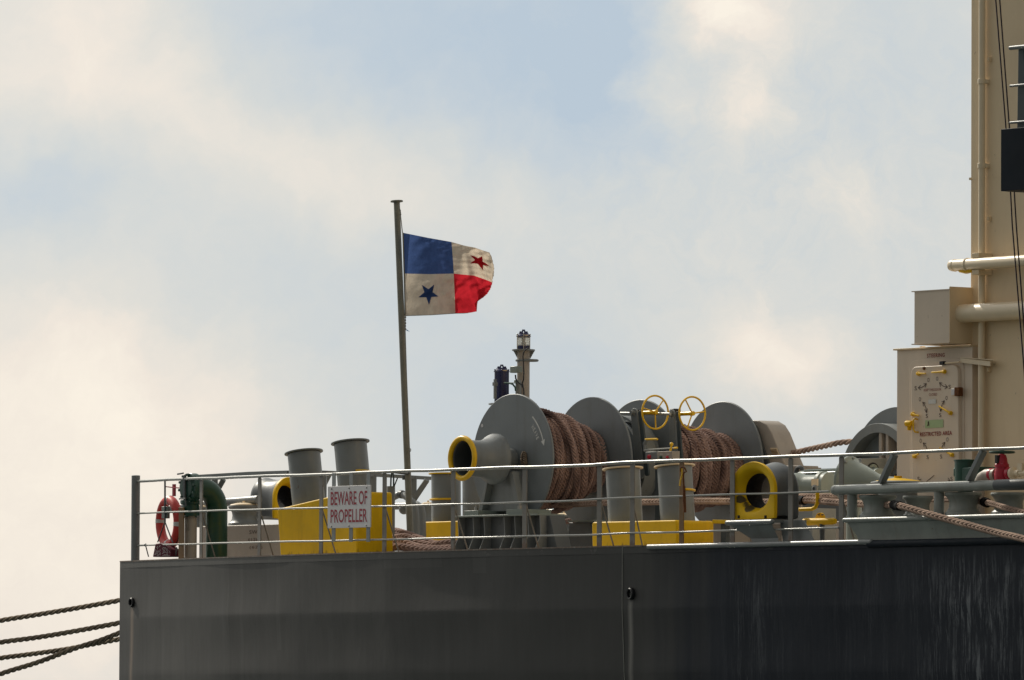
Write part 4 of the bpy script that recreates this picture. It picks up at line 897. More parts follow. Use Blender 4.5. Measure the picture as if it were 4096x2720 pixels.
# ---- pedestal rollers seen through the winch
for (px_, yt, yb_, r_, Yq, lb_) in ((2262, 2062, 2128, .30, 6.0, 'grey pedestal roller with a cream cap, seen beneath the wound drum'), (2190, 2052, 2118, .14, 5.8, 'narrow grey roller half hidden behind the ribbed winch base'), (1712, 2018, 2090, .12, 6.4, 'grey roller flange showing left of the bollard with the yellow stopper ring')):
    B_ = at(px_, yb_, Y=Yq); root = thing('pedestal_roller', lb_, 'roller', (B_.x, B_.y, 0), 'pedestal rollers'); h_ = at(px_, yt, Y=Yq).z - B_.z
    add_roller(root, B_, r_, h_, m_gray, m_cream)
    mb = MB(); mb.lathe([(r_ * 1.1, 0), (r_ * .9, B_.z)], (B_.x, B_.y, 0), VZ, 28); mb.build('pedestal', m_gray, root)
mb = MB(); A = at(2120, 2046, Y=7); B = at(2250, 2052, Y=7); C = at(2330, 2050, Y=7); mb.tube([A, B, C], .055, 14); mb.cyl((C.x, C.y, 0), C, .05, seg=14); mb.cyl((A.x, A.y, 0), A, .05, seg=14); tag(mb.build('pipe_bar', m_motor), 'pale green round bar on the far deck edge, seen beneath the wound drum', 'guard bar')

# ================================================================== RIGHT ROLLER FAIRLEAD
YF = .30
rf_ = thing('roller_fairlead', 'long grey roller fairlead with thick round top bar and four waisted rollers, at the right', 'fairlead', at(3700, 2165, Y=0))
A = at(3342, 1958, Y=.10); E = at(3986, 1943, Y=.10); A.z = E.z = (A.z + E.z) / 2
mb = MB(); rP = 20.5 / ppm(A)
mb.lathe([(.001, -rP), (rP * .5, -rP * .87), (rP * .87, -rP * .5), (rP, 0), (rP, (E - A).length)], A, VX, 36); mb.lathe([(rP * 1.02, -.006), (rP * 1.02, .006)], A + VX * .03, VX, 36); mb.build('top_bar', m_light, rf_)
el = [E + VX * (i * .0) for i in range(1)] + [E + Vector((.35 * math.sin(a_) * 2.2, .35 * (1 - math.cos(a_)), 0)) for a_ in np.linspace(.05, math.pi / 2, 12)] + [E + Vector((.78, .9, 0))]
mb = MB(); mb.tube(el, rP * 1.06, 28); mb.build('elbow', m_dark, rf_)
bz = at(3700, 2071, Y=.0).z
mb = MB(); x0 = at(3378, 2080, Y=-.02).x; x1 = x0 + 6.0
zpl = at(3500, 2078, Y=-.02).z
mb.tube([(x0, -.02, zpl), (x1, -.02, zpl)], .031, 16); mb.ball((x0, -.02, zpl), .031); mb.build('sill_edge', m_light, rf_)
mb = MB(); mb.box(((x0 + x1) / 2, .42, zpl + .012), (x1 - x0, .88, .036)); mb.build('sill', m_light, rf_, bevel=.004)
for (px_, hf, Yq, yb_) in ((3511, 76, .33, 0), (3672, 62, .66, 0), (3853, 76, .33, 0), (4036, 74, .50, 0)):
    B_ = at(px_, 2066, Y=Yq); B_.z = zpl + .03; T_ = A.z - rP * .9 - B_.z
    add_roller(rf_, B_, hf / ppm(B_), T_ * (.97 if Yq < .4 else .93), m_light)
for px_ in (3409, 3756):
    B_ = at(px_, 2068, Y=.14); B_.z = zpl + .02; mb = MB(); mb.cyl(B_, Vector((B_.x, B_.y, A.z)), 20.5 / ppm(B_), seg=28); mb.lathe([(.08, 0), (.066, .02)], B_, VZ, 28); mb.build('pillar', m_light, rf_)
mb = MB(); n = 12; vs = []
prf = [(0.0, -.01, zpl - .02), (.05, .0, zpl * .72), (.11, .02, zpl * .45), (.155, .035, zpl * .2), (.165, .04, 0)]
xa0 = at(3388, 2090, Y=0).x
for (dx_, y_, z_) in prf: vs += [(xa0 + dx_, .75, z_), (xa0 + dx_, y_, z_), (x1, y_, z_)]
mb.add(vs, [f for i in range(4) for f in ((3 * i, 3 * i + 1, 3 * i + 4, 3 * i + 3), (3 * i + 1, 3 * i + 2, 3 * i + 5, 3 * i + 4))]); mb.build('trunk', m_light, rf_, smooth=60)

# ================================================================== CREAM DECK HOUSE
YD = 2.0; YT = 2.10
hs = thing('deck_house', 'tall cream-painted steel deckhouse with the steering gear door, at the right', 'deckhouse', at(3700, 2100, Y=YD))
xL = at(3588, 1500, Y=YD).x; xR = at(3889, 1500, Y=YD).x; zr = at(3590, 1402, Y=YD).z
mb = MB(); mb.box(((xL + xR) / 2, YD + 1.3, zr / 2), (xR - xL, 2.6, zr)); mb.build('entrance_wall', m_door, hs, bevel=.004)
mb = MB(); mb.box(((xL + xR) / 2 - .025, YD + 1.29, zr + .012), (xR - xL + .04, 2.64, .022)); mb.build('entrance_roof', m_cream, hs, bevel=.003)
xT = at(3884, 700, Y=YT).x
mb = MB(); mb.box(((xT + 21) / 2, YT + 3.2, 5.0), (21 - xT, 6.4, 10.0)); mb.build('tower_wall', m_cream, hs, bevel=.004)
for py_ in (712, 1388):
    z_ = at(3950, py_ - 2, Y=YT).z; mb = MB(); mb.box(((xT + 21) / 2, YT - .0005, z_), (21 - xT, .006, .012)); mb.build('plate_seam', m_cream, hs)
mb = MB(); z_ = at(3885, 715, Y=YT).z; mb.box((xT - .012, YT + .01, z_), (.03, .04, .03)); mb.build('seam_lug', m_cream, hs)
# vertical pipe in front of the tower wall with its clamps
vp = thing('drain_pipe', 'cream vertical pipe with two clamps running up the corner of the deckhouse', 'pipe', at(3922, 2000, Y=YT - .1))
xp = at(3923, 1000, Y=YT - .09).x; rp_ = .042
mb = MB(); mb.cyl((xp, YT - .075, 0), (xp, YT - .075, 9.9), rp_, seg=24); mb.build('pipe', m_pipe, vp)
for py_ in (326, 663):
    z_ = at(3922, py_, Y=YT - .09).z; mb = MB(); mb.lathe([(rp_ + .012, -.03), (rp_ + .012, .03)], (xp, YT - .075, z_), VZ, 24); mb.box((xp + .03, YT - .03, z_), (.06, .06, .05)); mb.build('clamp', m_pipe, vp, bevel=.003)
for py_ in (239, 1480, 876):
    z_ = at(3935, py_, Y=YT - .03).z; mb = MB(); mb.box((xp + .085, YT - .025, z_), (.03, .05, .055)); mb.build('bracket', m_cream, vp, bevel=.003)
# box hung on the corner above the entrance
YBx = YT - .36
bx = thing('vent_box', 'plain cream steel box hung on the deckhouse corner above the STEERING door', 'box', at(3730, 1378, Y=YBx))
q0 = at(3657, 1372, Y=YBx); q1 = at(3800, 1372, Y=YBx); zt = at(3657, 1166, Y=YBx).z; zb_ = at(3660, 1377, Y=YBx).z
mb = MB(); mb.box(((q0.x + q1.x) / 2, YBx + .24, (zt + zb_) / 2), (q1.x - q0.x, .48, zt - zb_)); mb.build('casing', m_door, bx, bevel=.004)
for z_ in (zt, zb_):
    mb = MB(); mb.box(((q0.x + q1.x) / 2 - .02, YBx + .24, z_), (q1.x - q0.x + .05, .50, .012)); mb.build('edge_flange', m_door, bx)
mb = MB(); pl = [Vector((q1.x + .006, YBx - .01, zb_ - .01)), Vector((q1.x + .006, YT + .02, zb_ - .01)), Vector((q1.x + .006, YT + .02, zt + .035)), Vector((q1.x + .006, YBx - .01, zt + .035))]
mb.prism(pl, (-.012, 0, 0)); mb.build('side_panel', m_cream, bx, bevel=.002)
mb = MB(); z0 = zr + .02; c_ = at(3690, 1385, Y=YD + .15); mb.box((c_.x, YD + .15, (z0 + zb_) / 2), (.05, .05, zb_ - z0)); mb.build('leg', m_door, bx)
# two large horizontal pipes
hp1 = thing('service_pipe', 'cream horizontal pipe with a rounded end, the upper of two on the deckhouse', 'pipe', at(3900, 1060, Y=YT - .2), 'horizontal pipes on the deckhouse')
c_ = at(3812, 1062, Y=YT - .20); rq = 24 / ppm(c_); 
mb = MB(); mb.lathe([(.001, -rq), (rq * .5, -rq * .87), (rq * .87, -rq * .5), (rq, 0), (rq, 14)], c_, VX, 36); mb.build('pipe', m_pipe, hp1)
mb = MB(); mb.lathe([(rq * 1.03, -.01), (rq * 1.06, 0), (rq * 1.03, .01)], c_ + VX * .04, VX, 36); mb.lathe([(rq * 1.05, -.02), (rq * 1.14, 0), (rq * 1.05, .02)], c_ + VX * .28, VX, 36); mb.build('weld_ring', m_pipe, hp1)
for dz in (1, -1):
    mb = MB(); mb.box((c_.x + .46, YT - .12, c_.z + dz * (rq + .03)), (.13, .22, .06)); mb.build('support', m_cream, hp1, bevel=.003)
mb = MB(); mb.tube([(c_.x + .14, c_.y, c_.z - rq * .8), (c_.x + .26, c_.y, c_.z - rq * 1.1), (c_.x + .38, c_.y, c_.z - rq * .9)], .035, 10); mb.build('drain_boss', m_yel2, hp1)
hp2 = thing('service_pipe', 'thick cream horizontal pipe passing into the box hung on the deckhouse corner', 'pipe', at(3900, 1250, Y=YT - .2), 'horizontal pipes on the deckhouse')
c_ = at(3850, 1254, Y=YT - .17); rq = 36.5 / ppm(c_); c_.x = q1.x - .02
mb = MB(); mb.cyl(c_, c_ + VX * 14, rq, seg=44); mb.build('pipe', m_pipe, hp2)
# bracket above the door
mb = MB(); A = at(3842, 1443, Y=YD - .02); mb.box((A.x + .10, YD + .15, A.z), (.10, .55, .05)); mb.box((A.x + .23, YD + .15, A.z + .026), (.36, .55, .008))
dp = MB(); P_ = [at(3841, 1432, Y=YD - .06), at(3960, 1445, Y=YT - .14), at(3960, 1465, Y=YT - .14), at(3842, 1450, Y=YD - .06)]; dp.prism(P_, (.0, .02, .0))
dp.prism([at(3841, 1431, Y=YD - .06), at(3975, 1441, Y=YT - .16), at(3975, 1444, Y=YT - .02), at(3841, 1434, Y=YD + .06)], (0, 0, .008)); o = dp.build('door_stay_bracket', m_pipe); tag(o, 'cream angle bracket reaching from the door top across the corner pipe', 'bracket')

# ---- the weathertight door
YR = YD - .045
door = thing('steel_door', 'cream weathertight door with yellow dogs, marked RESTRICTED AREA', 'door', at(3740, 2100, Y=YR))
def rr_px(pp, r_, Y): return rpoly([at(x, y, Y=Y) for (x, y) in pp], r_, 8)
cz = 0.12
def dz_(pl): 
    return pl
dl = [r7(352, 238), r7(932, 205), r7(940, 1700), r7(360, 1760)]
pts = rr_px([r7(357, 240), r7(925, 212), r7(935, 1640), r7(367, 1680)], .14, YD - .012)
mb = MB(); mb.prism(pts, (0, .014, 0)); mb.build('coaming', m_door, door, bevel=.004)
pts = rr_px([r7(373, 308), r7(866, 283), r7(880, 1640), r7(388, 1680)], .11, YR - .02)
mb = MB(); mb.prism(pts, (0, .064, 0)); dl_ = mb.build('door_leaf', m_door, door, bevel=.010, seg=3)
YL = YR - .022
# dogs: pairs (pivot, tip)
for (p_, q_) in (((462, 378), (527, 378)), ((733, 357), (592, 366)), ((404, 802), (458, 818)), ((797, 790), (668, 718)), ((420, 1242), (458, 1215)), ((812, 1228), (676, 1152))):
    A = at(*r7(*p_), Y=YL - .02); B = at(*r7(*q_), Y=YL - .035); mb = MB()
    mb.lathe([(.026, -.02), (.028, .01), (.023, .035), (.015, .04), (.001, .042)], at(*r7(*p_), Y=YL), (0, -1, 0), 18); mb.tube([A - VY * .015, (A + B) / 2 - VY * .012, B], [.016, .011, .010], 10); mb.build('dog_handle', m_yel2, door)
mb = MB(); g = [r7(442, 855), r7(415, 848), r7(400, 862), r7(403, 965), r7(418, 988), r7(452, 990)]; Yh = [YL, YL - .05, YL - .06, YL - .06, YL - .05, YL]
mb.tube([at(*a_, Y=y_) for a_, y_ in zip(g, Yh)], .011, 10); mb.build('grab_handle', m_yel2, door)
hd = MB(); A = at(*r7(325, 900), Y=YR - .06); hd.lathe([(.030, 0), (.038, .008), (.038, .02), (.034, .10), (.03, .11)], A, VX, 20); B = at(*r7(360, 890), Y=YR - .05); hd.tube([B, at(*r7(358, 965), Y=YR - .03)], [.034, .026], 12); tag(hd.build('door_holder', m_yel), 'yellow pipe-shaped door holder left of the grab handle', 'door holder')
mb = MB(); mb.box(at(*r7(708, 267), Y=YR - .03), (.075, .05, .045)); mb.build('switch', m_black, door, bevel=.004)
mb = MB(); mb.tube([at(*r7(735, 268), Y=YR - .03), at(*r7(885, 255), Y=YR - .03)], .012, 8); mb.build('switch_arm', m_pipe, door)
mb = MB(); mb.box(at(*r7(826, 568), Y=YL - .012), (.075, .03, .08)); mb.build('hinge_plate', m_white, door, bevel=.003)
mb = MB(); mb.box(at(*r7(874, 567), Y=YR - .03), (.09, .07, .11)); mb.tube([at(*r7(850, 530), Y=YR - .05), at(*r7(865, 600), Y=YR - .05)], .018, 8); mb.build('hinge', m_rust, door, bevel=.01)
mb = MB(); mb.lathe([(.022, 0), (.018, .015), (.001, .018)], at(*r7(515, 322), Y=YL), (0, -1, 0), 14); mb.build('peephole', m_rust, door)
mb = MB(); mb.box(at(*r7(598, 670), Y=YL - .003), (.145, .003, .055)); mb.build('data_label', m_whiteink, door)
sp_ = [r7(525, 866), r7(712, 856), r7(712, 940), r7(523, 948)]; mb = MB(); mb.prism([at(*a_, Y=YL - .004) for a_ in sp_], (0, .003, 0)); mb.build('exit_sticker', m_lime, door)
mb = MB(); S5 = lambda x, y: at(*r7(x, y), Y=YL - .0075)
mb.ball(S5(557, 884), .010, 10); mb.bar(S5(557, 892), S5(555, 910), .016, .003, VX); mb.bar(S5(555, 908), S5(545, 928), .007, .003, VX); mb.bar(S5(555, 908), S5(565, 926), .007, .003, VX); mb.bar(S5(556, 894), S5(566, 908), .006, .003, VX); mb.build('walking_figure', m_darkink, door)
def t7(s_, x0, x1, yt, yb, m, Y, sl=-.055, **k_): 
    a_ = r7(x0, yt); b_ = r7(x1, yb); c2 = r7(x0, yb); return textpx('lettering', s_, a_[0], b_[0], a_[1], c2[1], Y, m, door, slope=sl, **k_)
t7('STEERING', 545, 730, 170, 212, m_rust_ink, YD, sl=-.05, spacing=1.15, bold=.02)
t7('KEEP THIS DOOR', 512, 693, 537, 564, m_rust_ink, YL)
t7('CLOSED', 565, 650, 584, 611, m_rust_ink, YL)
t7('RESTRICTED AREA', 472, 806, 993, 1036, m_rust_ink, YL, spacing=1.1, bold=.02)
for (x, y, ch) in ((548, 465, 'O'), (640, 452, 'O'), (415, 552, 'S'), (770, 538, 'S'), (460, 668, 'O'), (738, 654, 'O'), (532, 842, 'S'), (672, 832, 'S'), (468, 1102, 'O'), (746, 1088, 'O'), (540, 1272, 'S'), (680, 1266, 'S'), (445, 1500, 'S'), (790, 1500, 'S')):
    t7(ch, x, x + 22, y - 42, y, m_darkink, YL)
def arrow(pts, heads):
    mb = MB(); W_ = [at(*r7(*p_), Y=YL - .003) for p_ in pts]
    for a_, b_ in zip(W_[:-1], W_[1:]): mb.bar(a_, b_, .008, .0015, (b_ - a_).cross(VY))
    def head(tip, frm):
        d_ = (tip - frm).normalized(); n_ = d_.cross(VY)
        for s1 in (1, -1): mb.bar(tip, tip - d_ * .05 + n_ * s1 * .028, .007, .0015, n_)
    if 0 in heads: head(W_[0], W_[1])
    if 1 in heads: head(W_[-1], W_[-2])
    mb.build('painted_arrow', m_darkink, door, smooth=0)
arrow([(450, 527), (485, 523), (512, 507), (537, 480)], (0, 1)); arrow([(672, 470), (695, 497), (720, 512), (757, 518)], (0, 1))
arrow([(497, 675), (518, 705), (532, 740), (537, 788)], (0, 1)); arrow([(725, 660), (703, 695), (690, 735), (683, 775)], (0, 1))
arrow([(545, 1178), (532, 1140), (503, 1100)], (1,)); arrow([(697, 1150), (710, 1125), (730, 1095)], (1,))
arrow([(540, 1505), (620, 1440)], ()); arrow([(490, 1502), (455, 1500)], (1,)); arrow([(760, 1490), (785, 1500)], (1,))

# ================================================================== VALVES by the house
gb_ = thing('green_vent_head', 'squat dark green vent head in front of the steering door, right side', 'vent', at(3865, 2100, Y=1.3)); YV = 1.3
q = lambda x, y, Y=YV: at(*rg(x, y), Y=Y)
mb = MB(); c_ = q(235, 330); ztop = q(235, 222).z; mb.lathe([(.14, c_.z - .30), (.14, ztop - .02), (.15, ztop - .015), (.15, ztop), (.02, ztop + .01)], (c_.x, YV, 0), VZ, 32); mb.build('cap', m_green, gb_)
mb = MB(); mb.prism(*plate([rg(42, 335), rg(210, 328), rg(420, 320), rg(432, 420), rg(410, 545), rg(130, 560), rg(120, 475), rg(42, 478)], YV - .12, .3)); mb.build('body', m_green, gb_, bevel=.02)
mb = MB(); mb.cyl((c_.x, YV, 0), (c_.x, YV, c_.z - .2), .10, seg=20); mb.build('riser', m_green, gb_)
vl = thing('globe_valve', 'dark red globe valve with a green handwheel on a cream pipe, at the right edge', 'valve', at(4000, 2100, Y=1.2)); YV = 1.2
v0 = q(775, 430, YV); sv = ppm(v0); U = .2679 / sv
zz = lambda y: q(775, y, YV).z
mb = MB(); mb.lathe([(.085 * 1.0, zz(560)), (150 * U * .75, zz(500)), (150 * U * .78, zz(430)), (100 * U, zz(350)), (100 * U, zz(335)), (108 * U, zz(330)), (108 * U, zz(290)), (100 * U, zz(280)), (88 * U, zz(268)), (78 * U, zz(200)), (60 * U, zz(150)), (28 * U, zz(130)), (12 * U, zz(128)), (12 * U, zz(100))], (v0.x, YV, 0), VZ, 36); mb.build('body', m_red, vl)
mb = MB(); mb.box((v0.x, YV - .07 , zz(215)), (.045, .05, .10)); mb.build('yoke_gap', m_black, vl)
mb = MB(); mb.lathe([(92 * U, -.03), (96 * U, 0), (92 * U, .02), (50 * U, .03), (50 * U, .2)], (q(630, 440, YV).x, YV, zz(435)), VX, 32); mb.lathe([(50 * U, -.2), (50 * U, -.03), (96 * U, -.02), (96 * U, .03)], (q(890, 430, YV).x, YV, zz(432)), VX, 32); mb.build('flange', m_red, vl)
mb = MB(); mb.lathe([(92 * U, 0), (92 * U, .035), (46 * U, .06), (46 * U, 1.6)], (q(910, 430, YV).x + .02, YV, zz(428)), VX, 32); mb.lathe([(60 * U, -.015), (60 * U, .015)], (q(1030, 420, YV).x, YV, zz(428)), VX, 28); mb.box((q(1075, 345, YV).x, YV, zz(345)), (.08, .08, .10)); mb.build('cream_pipe', m_pipe, vl)
mb = MB(); xq = q(530, 480, YV).x; mb.tube([(xq - .12, YV, 0), (xq - .12, YV, zz(560)), (xq - .06, YV, zz(480)), (xq + .02, YV, zz(440)), (xq + .2, YV, zz(438))], .075, 16); mb.build('elbow', m_beige, vl)
mb = MB(); ch = Vector((v0.x, YV, zz(108))); mb.ring(ch, VZ, .30 * .5, .014, 36, 8); mb.cyl(ch - VZ * .02, ch + VZ * .03, .03, seg=14)
for a_ in (0, 2.1, 4.2): mb.tube([ch, ch + Vector((math.cos(a_), math.sin(a_), 0)) * .15], .010, 6)
mb.build('handwheel', m_green, vl)

# cap of a pedestal roller in front of the house
pr_ = at(3592, 1930, Y=1.4); root = thing('pedestal_roller', 'yellow dome-capped pedestal roller behind the fairlead top bar, below the door', 'roller', (pr_.x, pr_.y, 0), 'pedestal rollers')
mb = MB(); zc = at(3592, 1932, Y=1.4).z; zt = at(3592, 1912, Y=1.4).z; mb.lathe([(.30, zc - .34), (.26, zc - .26), (.24, zc - .1), (.31, zc - .04), (.345, zc), (.34, zc + .012), (.30, zc + .022)], (pr_.x, pr_.y, 0), VZ, 44); mb.build('roller', m_gray, root)
mb = MB(); mb.lathe([(.30, zc + .02), (.27, zc + .03), (.12, zt - .01), (.05, zt), (.05, zt + .025), (.001, zt + .027)], (pr_.x, pr_.y, 0), VZ, 40); mb.build('grease_cap', m_yel, root)
mb = MB(); mb.lathe([(.30, 0), (.26, zc - .34)], (pr_.x, pr_.y, 0), VZ, 32); mb.build('pedestal', m_gray, root)

# ================================================================== SECOND WINCH beside the house
Y2w = 5.0; w2c = at(3512, 1923, Y=Y2w); s2 = ppm(w2c); X2 = w2c.x
w2 = thing('small_winch', 'grey winch with a spoked ring casing showing left of the steering door', 'winch', (X2, Y2w, 0))
O2 = lambda dy_: Vector((X2, Y2w + dy_, w2c.z))
Ro = 230 / s2
mb = MB(); mb.lathe([(Ro * .84, -.02), (Ro * .995, -.02), (Ro, -.012), (Ro, .26), (Ro * .84, .26)], O2(0), VY, 112, closed=True); mb.build('ring_casing', m_gray, w2)
mb = MB(); mb.lathe([(.1, -.02), (298 / s2, -.02), (298 / s2, .02), (.1, .02)], O2(.34), VY, 128); mb.build('drum_flange', m_disc, w2)
mb = MB(); mb.lathe([(.1, 0), (Ro * .86, 0), (Ro * .86, .02), (.1, .02)], O2(.18), VY, 96); mb.build('back_plate', m_disc, w2)
mb = MB(); mb.lathe([(.42, 0), (.42, 1.2)], O2(.36), VY, 64); mb.build('drum_core', m_dark, w2)
for dx_ in (.03, .17):
    mb = MB(); mb.box(Vector((X2 + dx_, Y2w + .08, w2c.z + Ro * .45)), (.055, .14, Ro * .86)); mb.build('spoke', m_beige, w2, bevel=.004)
for a_ in (R(160), R(200), R(20), R(-20)):
    mb = MB(); e_ = Vector((math.cos(a_), 0, math.sin(a_))); mb.bar(O2(.08) + e_ * .1, O2(.08) + e_ * Ro * .88, .06, .06, VY); mb.build('spoke', m_gray, w2, bevel=.004)
X2 = at(3500, 1880, Y=4.7).x - .5
mb = MB(); c_ = at(*rc(815, 735), X=X2 + .5); mb.prism([at(*rc(695, 612), X=X2 + .5), at(*rc(960, 605), X=X2 + .5), at(*rc(960, 900), X=X2 + .5), at(*rc(695, 900), X=X2 + .5)], (-.4, 0, 0)); mb.build('bearing_block', m_gray, w2, bevel=.006)
mb = MB(); mb.ring(at(*rc(815, 735), X=X2 + .505), VX, 66 * .3826 / s2 * 1.1, .012, 40, 8); mb.build('gasket', m_black, w2)
mb = MB(); mb.lathe([(62 * .3826 / s2, 0), (62 * .3826 / s2, .02), (.001, .025)], at(*rc(812, 732), X=X2 + .5), VX, 36); mb.build('end_cover', m_motor, w2)
mb = MB(); q0 = O2(0); mb.box((q0.x - .1, q0.y + .4, (q0.z - .4) / 2), (1.5, .5, q0.z - .4)); mb.build('base', m_gray, w2, bevel=.01)

# flanged cone and electric motors in front of it
YQ = 2.2
cn = thing('flanged_duct', 'pale green flanged cone above the left end of the fairlead top bar', 'duct', at(3430, 2050, Y=YQ))
q = lambda x, y, Y=YQ: at(*rc(x, y), Y=Y)
fcn = q(565, 830); axd = Vector((1, .25, -.10)); 
mb = MB(); mb.lathe([(.001, -.03), (.29, -.03), (.30, -.02), (.30, .01), (.29, .02), (.27, .03), (.25, .05), (.20, .22), (.12, .42), (.09, .52), (.09, .9)], fcn, axd, 44); mb.build('cone', m_motor, cn)
mb = MB()
for i in range(10):
    a_ = i * 2 * math.pi / 10 + .3; t_, a2, b2_ = frame(axd); mb.bolt(fcn + t_ * .02 + (a2 * math.cos(a_) + b2_ * math.sin(a_)) * .275, axd, .016, .03)
mb.build('bolts', m_gray, cn)
mb = MB(); mb.cyl((fcn.x + .1, fcn.y, 0), (fcn.x + .1, fcn.y, fcn.z - .2), .10, seg=20); mb.build('stand', m_motor, cn)
hm = thing('hydraulic_motor', 'pale green drum-shaped hydraulic motor right of the yellow-faced chock', 'motor', at(3250, 2150, Y=3.2))
c_ = at(*rc(60, 900), Y=3.2); s3 = ppm(c_); Uc = .3826 / s3; ax_ = Vector((1, .15, -.0)); L_ = 250 * Uc / .65
mb = MB(); mb.lathe([(135 * Uc, -.2), (140 * Uc, 0), (118 * Uc, .05), (112 * Uc, L_ * .3), (112 * Uc, L_ * .72), (150 * Uc, L_ * .78), (150 * Uc, L_ * .88), (140 * Uc, L_ * .90), (140 * Uc, L_ * 1.05), (60 * Uc, L_ * 1.1)], c_, ax_, 48); mb.build('casing', m_motor, hm)
mb = MB(); pc = at(*rc(207, 860), Y=3.2 - .3); mb.box(pc, (.13, .01, .09)); mb.build('name_plate', m_cream, hm)
mb = MB(); mb.lathe([(.05, 0), (.05, .03), (.025, .035), (.025, .01), (.001, .01)], at(*rc(217, 927), Y=3.2 - .29), (0, -1, 0), 18); mb.build('plug', m_gray, hm)
mb = MB(); mb.box((c_.x + L_ * .5, c_.y, (c_.z - .3) / 2), (L_, .4, c_.z - .3)); mb.build('stand', m_gray, hm)
em = thing('electric_motor', 'finned pale green electric motor below the slanting rope, left of the ringed winch', 'motor', at(3330, 2100, Y=4.6))
c_ = at(*rc(330, 850), Y=4.6); mb = MB(); mb.cyl(c_ - VX * .5, c_ + VX * 1.1, .15, seg=32); mb.build('casing', m_motor, em)
mb = MB()
for i in range(16):
    a_ = i * math.pi / 8; e_ = Vector((0, math.cos(a_), math.sin(a_))); mb.box(c_ + VX * .3 + e_ * .155, (1.4, .012, .03), (VX, e_.cross(VX), e_))
mb.build('cooling_fins', m_motor, em, smooth=0)
mb = MB(); mb.box(c_ + Vector((.1, -.2, -.05)), (.3, .15, .16)); mb.build('terminal_box', m_motor, em, bevel=.01)
mb = MB(); mb.box((c_.x + .3, c_.y, (c_.z - .15) / 2), (1.2, .35, c_.z - .15)); mb.build('stand', m_dark, em, bevel=.01)
# yellow fittings right of the chock
yp = thing('yellow_pipe', 'curved yellow handrail pipe in front of the pale green motor', 'pipe', at(3275, 2050, Y=1.0))
q = lambda x, y, Y=1.0: at(*rc(x, y), Y=Y)
mb = MB(); mb.tube([q(236, 960), q(236, 1030), q(234, 1080), q(215, 1120), q(180, 1140), q(60, 1145)], .024, 12); mb.tube([q(60, 1145), q(0, 1145, 1.3)], .024, 12); mb.build('bar', m_yel, yp)
q = lambda x, y, Y=1.1: at(*rc(x, y), Y=Y)
yv = thing('yellow_hydrant', 'yellow horizontal hydrant pipe with a round flange, right of the yellow-faced chock', 'hydrant', at(3290, 2150, Y=1.1))
A = q(100, 1275); B = q(420, 1265); B.z = A.z + .0; U = .3826 / ppm(A)
mb = MB(); mb.lathe([(38 * U, 0), (40 * U, .02), (36 * U, .3), (36 * U, (B - A).length - .05), (28 * U, (B - A).length), (.001, (B - A).length + .015)], A, VX, 28); mb.build('pipe', m_yel, yv)
mb = MB(); mb.lathe([(72 * U, 0), (72 * U, .03), (40 * U, .04)], q(275, 1250, 1.25), (0, -1, 0), 32); mb.build('flange', m_yel, yv)
mb = MB()
for i in range(6): a_ = i * math.pi / 3; mb.bolt(q(275, 1250, 1.22) + Vector((math.cos(a_), 0, math.sin(a_))) * 58 * U, (0, -1, 0), .012, .02)
mb.build('bolts', m_board, yv)
mb = MB(); c_ = q(285, 1300); mb.cyl((c_.x, c_.y, 0), c_, .03, .035, seg=16); mb.build('leg', m_dark, yv)
mb = MB(); A = at(3215, 2140, Y=4); B = at(3420, 2130, Y=4); mb.box(((A.x + B.x) / 2, 4.2, .2), (B.x - A.x + .8, .5, .40)); tag(mb.build('machinery_bed', m_beige, bevel=.01), 'low beige-grey plinth on deck behind the yellow hydrant', 'plinth')
mb = MB(); A = at(3200, 2100, Y=4.6); B = at(3420, 2100, Y=4.6); mb.box(((A.x + B.x) / 2, 4.9, A.z / 2 + .15), (B.x - A.x + .9, .25, A.z * .9)); tag(mb.build('skid', m_dark, bevel=.01), 'dark machinery skid beneath the finned electric motor', 'skid')
# small yellow step between the bollards and the chock
ys = thing('yellow_step', 'small yellow bar on a dark leg between the long yellow base and the chock', 'step', at(2880, 2170, Y=1.2))
q = lambda x, y, Y=1.2: at(*r5(x, y), Y=Y)
mb = MB(); mb.prism([q(145, 1140), q(345, 1145), q(345, 1190), q(145, 1190)], (0, .2, 0)); mb.build('bar', m_yel, ys, bevel=.01)
mb = MB(); A = q(250, 1190); mb.box((A.x, 1.3, A.z / 2), (.11, .11, A.z)); mb.build('leg', m_slate, ys)

# ================================================================== FAR RAIL, FLAGPOLE AND LAMPS
fr_ = thing('far_railing', 'flat-bar railing of the far deck edge behind the leftmost bollards and flagpole', 'railing', at(1500, 2000, Y=6))
Fa = [at(797, 1906, Y=4.2), at(1000, 1894, Y=4.2), at(1153, 1889, Y=4.2), at(1289, 1889, Y=4.5), at(1400, 1894, Y=5.0), at(1518, 1901, Y=5.6), at(1620, 1907, Y=6.0), at(1719, 1913, Y=6.5), at(1860, 1918, Y=7.2)]
mb = MB()
for a_, b_ in zip(Fa[:-1], Fa[1:]): mb.bar(a_, b_ , .05, .045, VZ)
mb.build('top_bar', m_gray, fr_, smooth=0)
for (px_, pt) in ((860, 0), (1295, 3), (1494, 5), (1655, 6)):
    u_ = np.interp(px_, [797, 1000, 1153, 1289, 1400, 1518, 1620, 1719], range(8)); i_ = int(min(u_, 6)); P_ = Fa[i_].lerp(Fa[i_ + 1], u_ - i_)
    mb = MB(); mb.bar(P_, (P_.x, P_.y, 0), .085, .05, VX + VY); mb.build('post', m_gray, fr_)
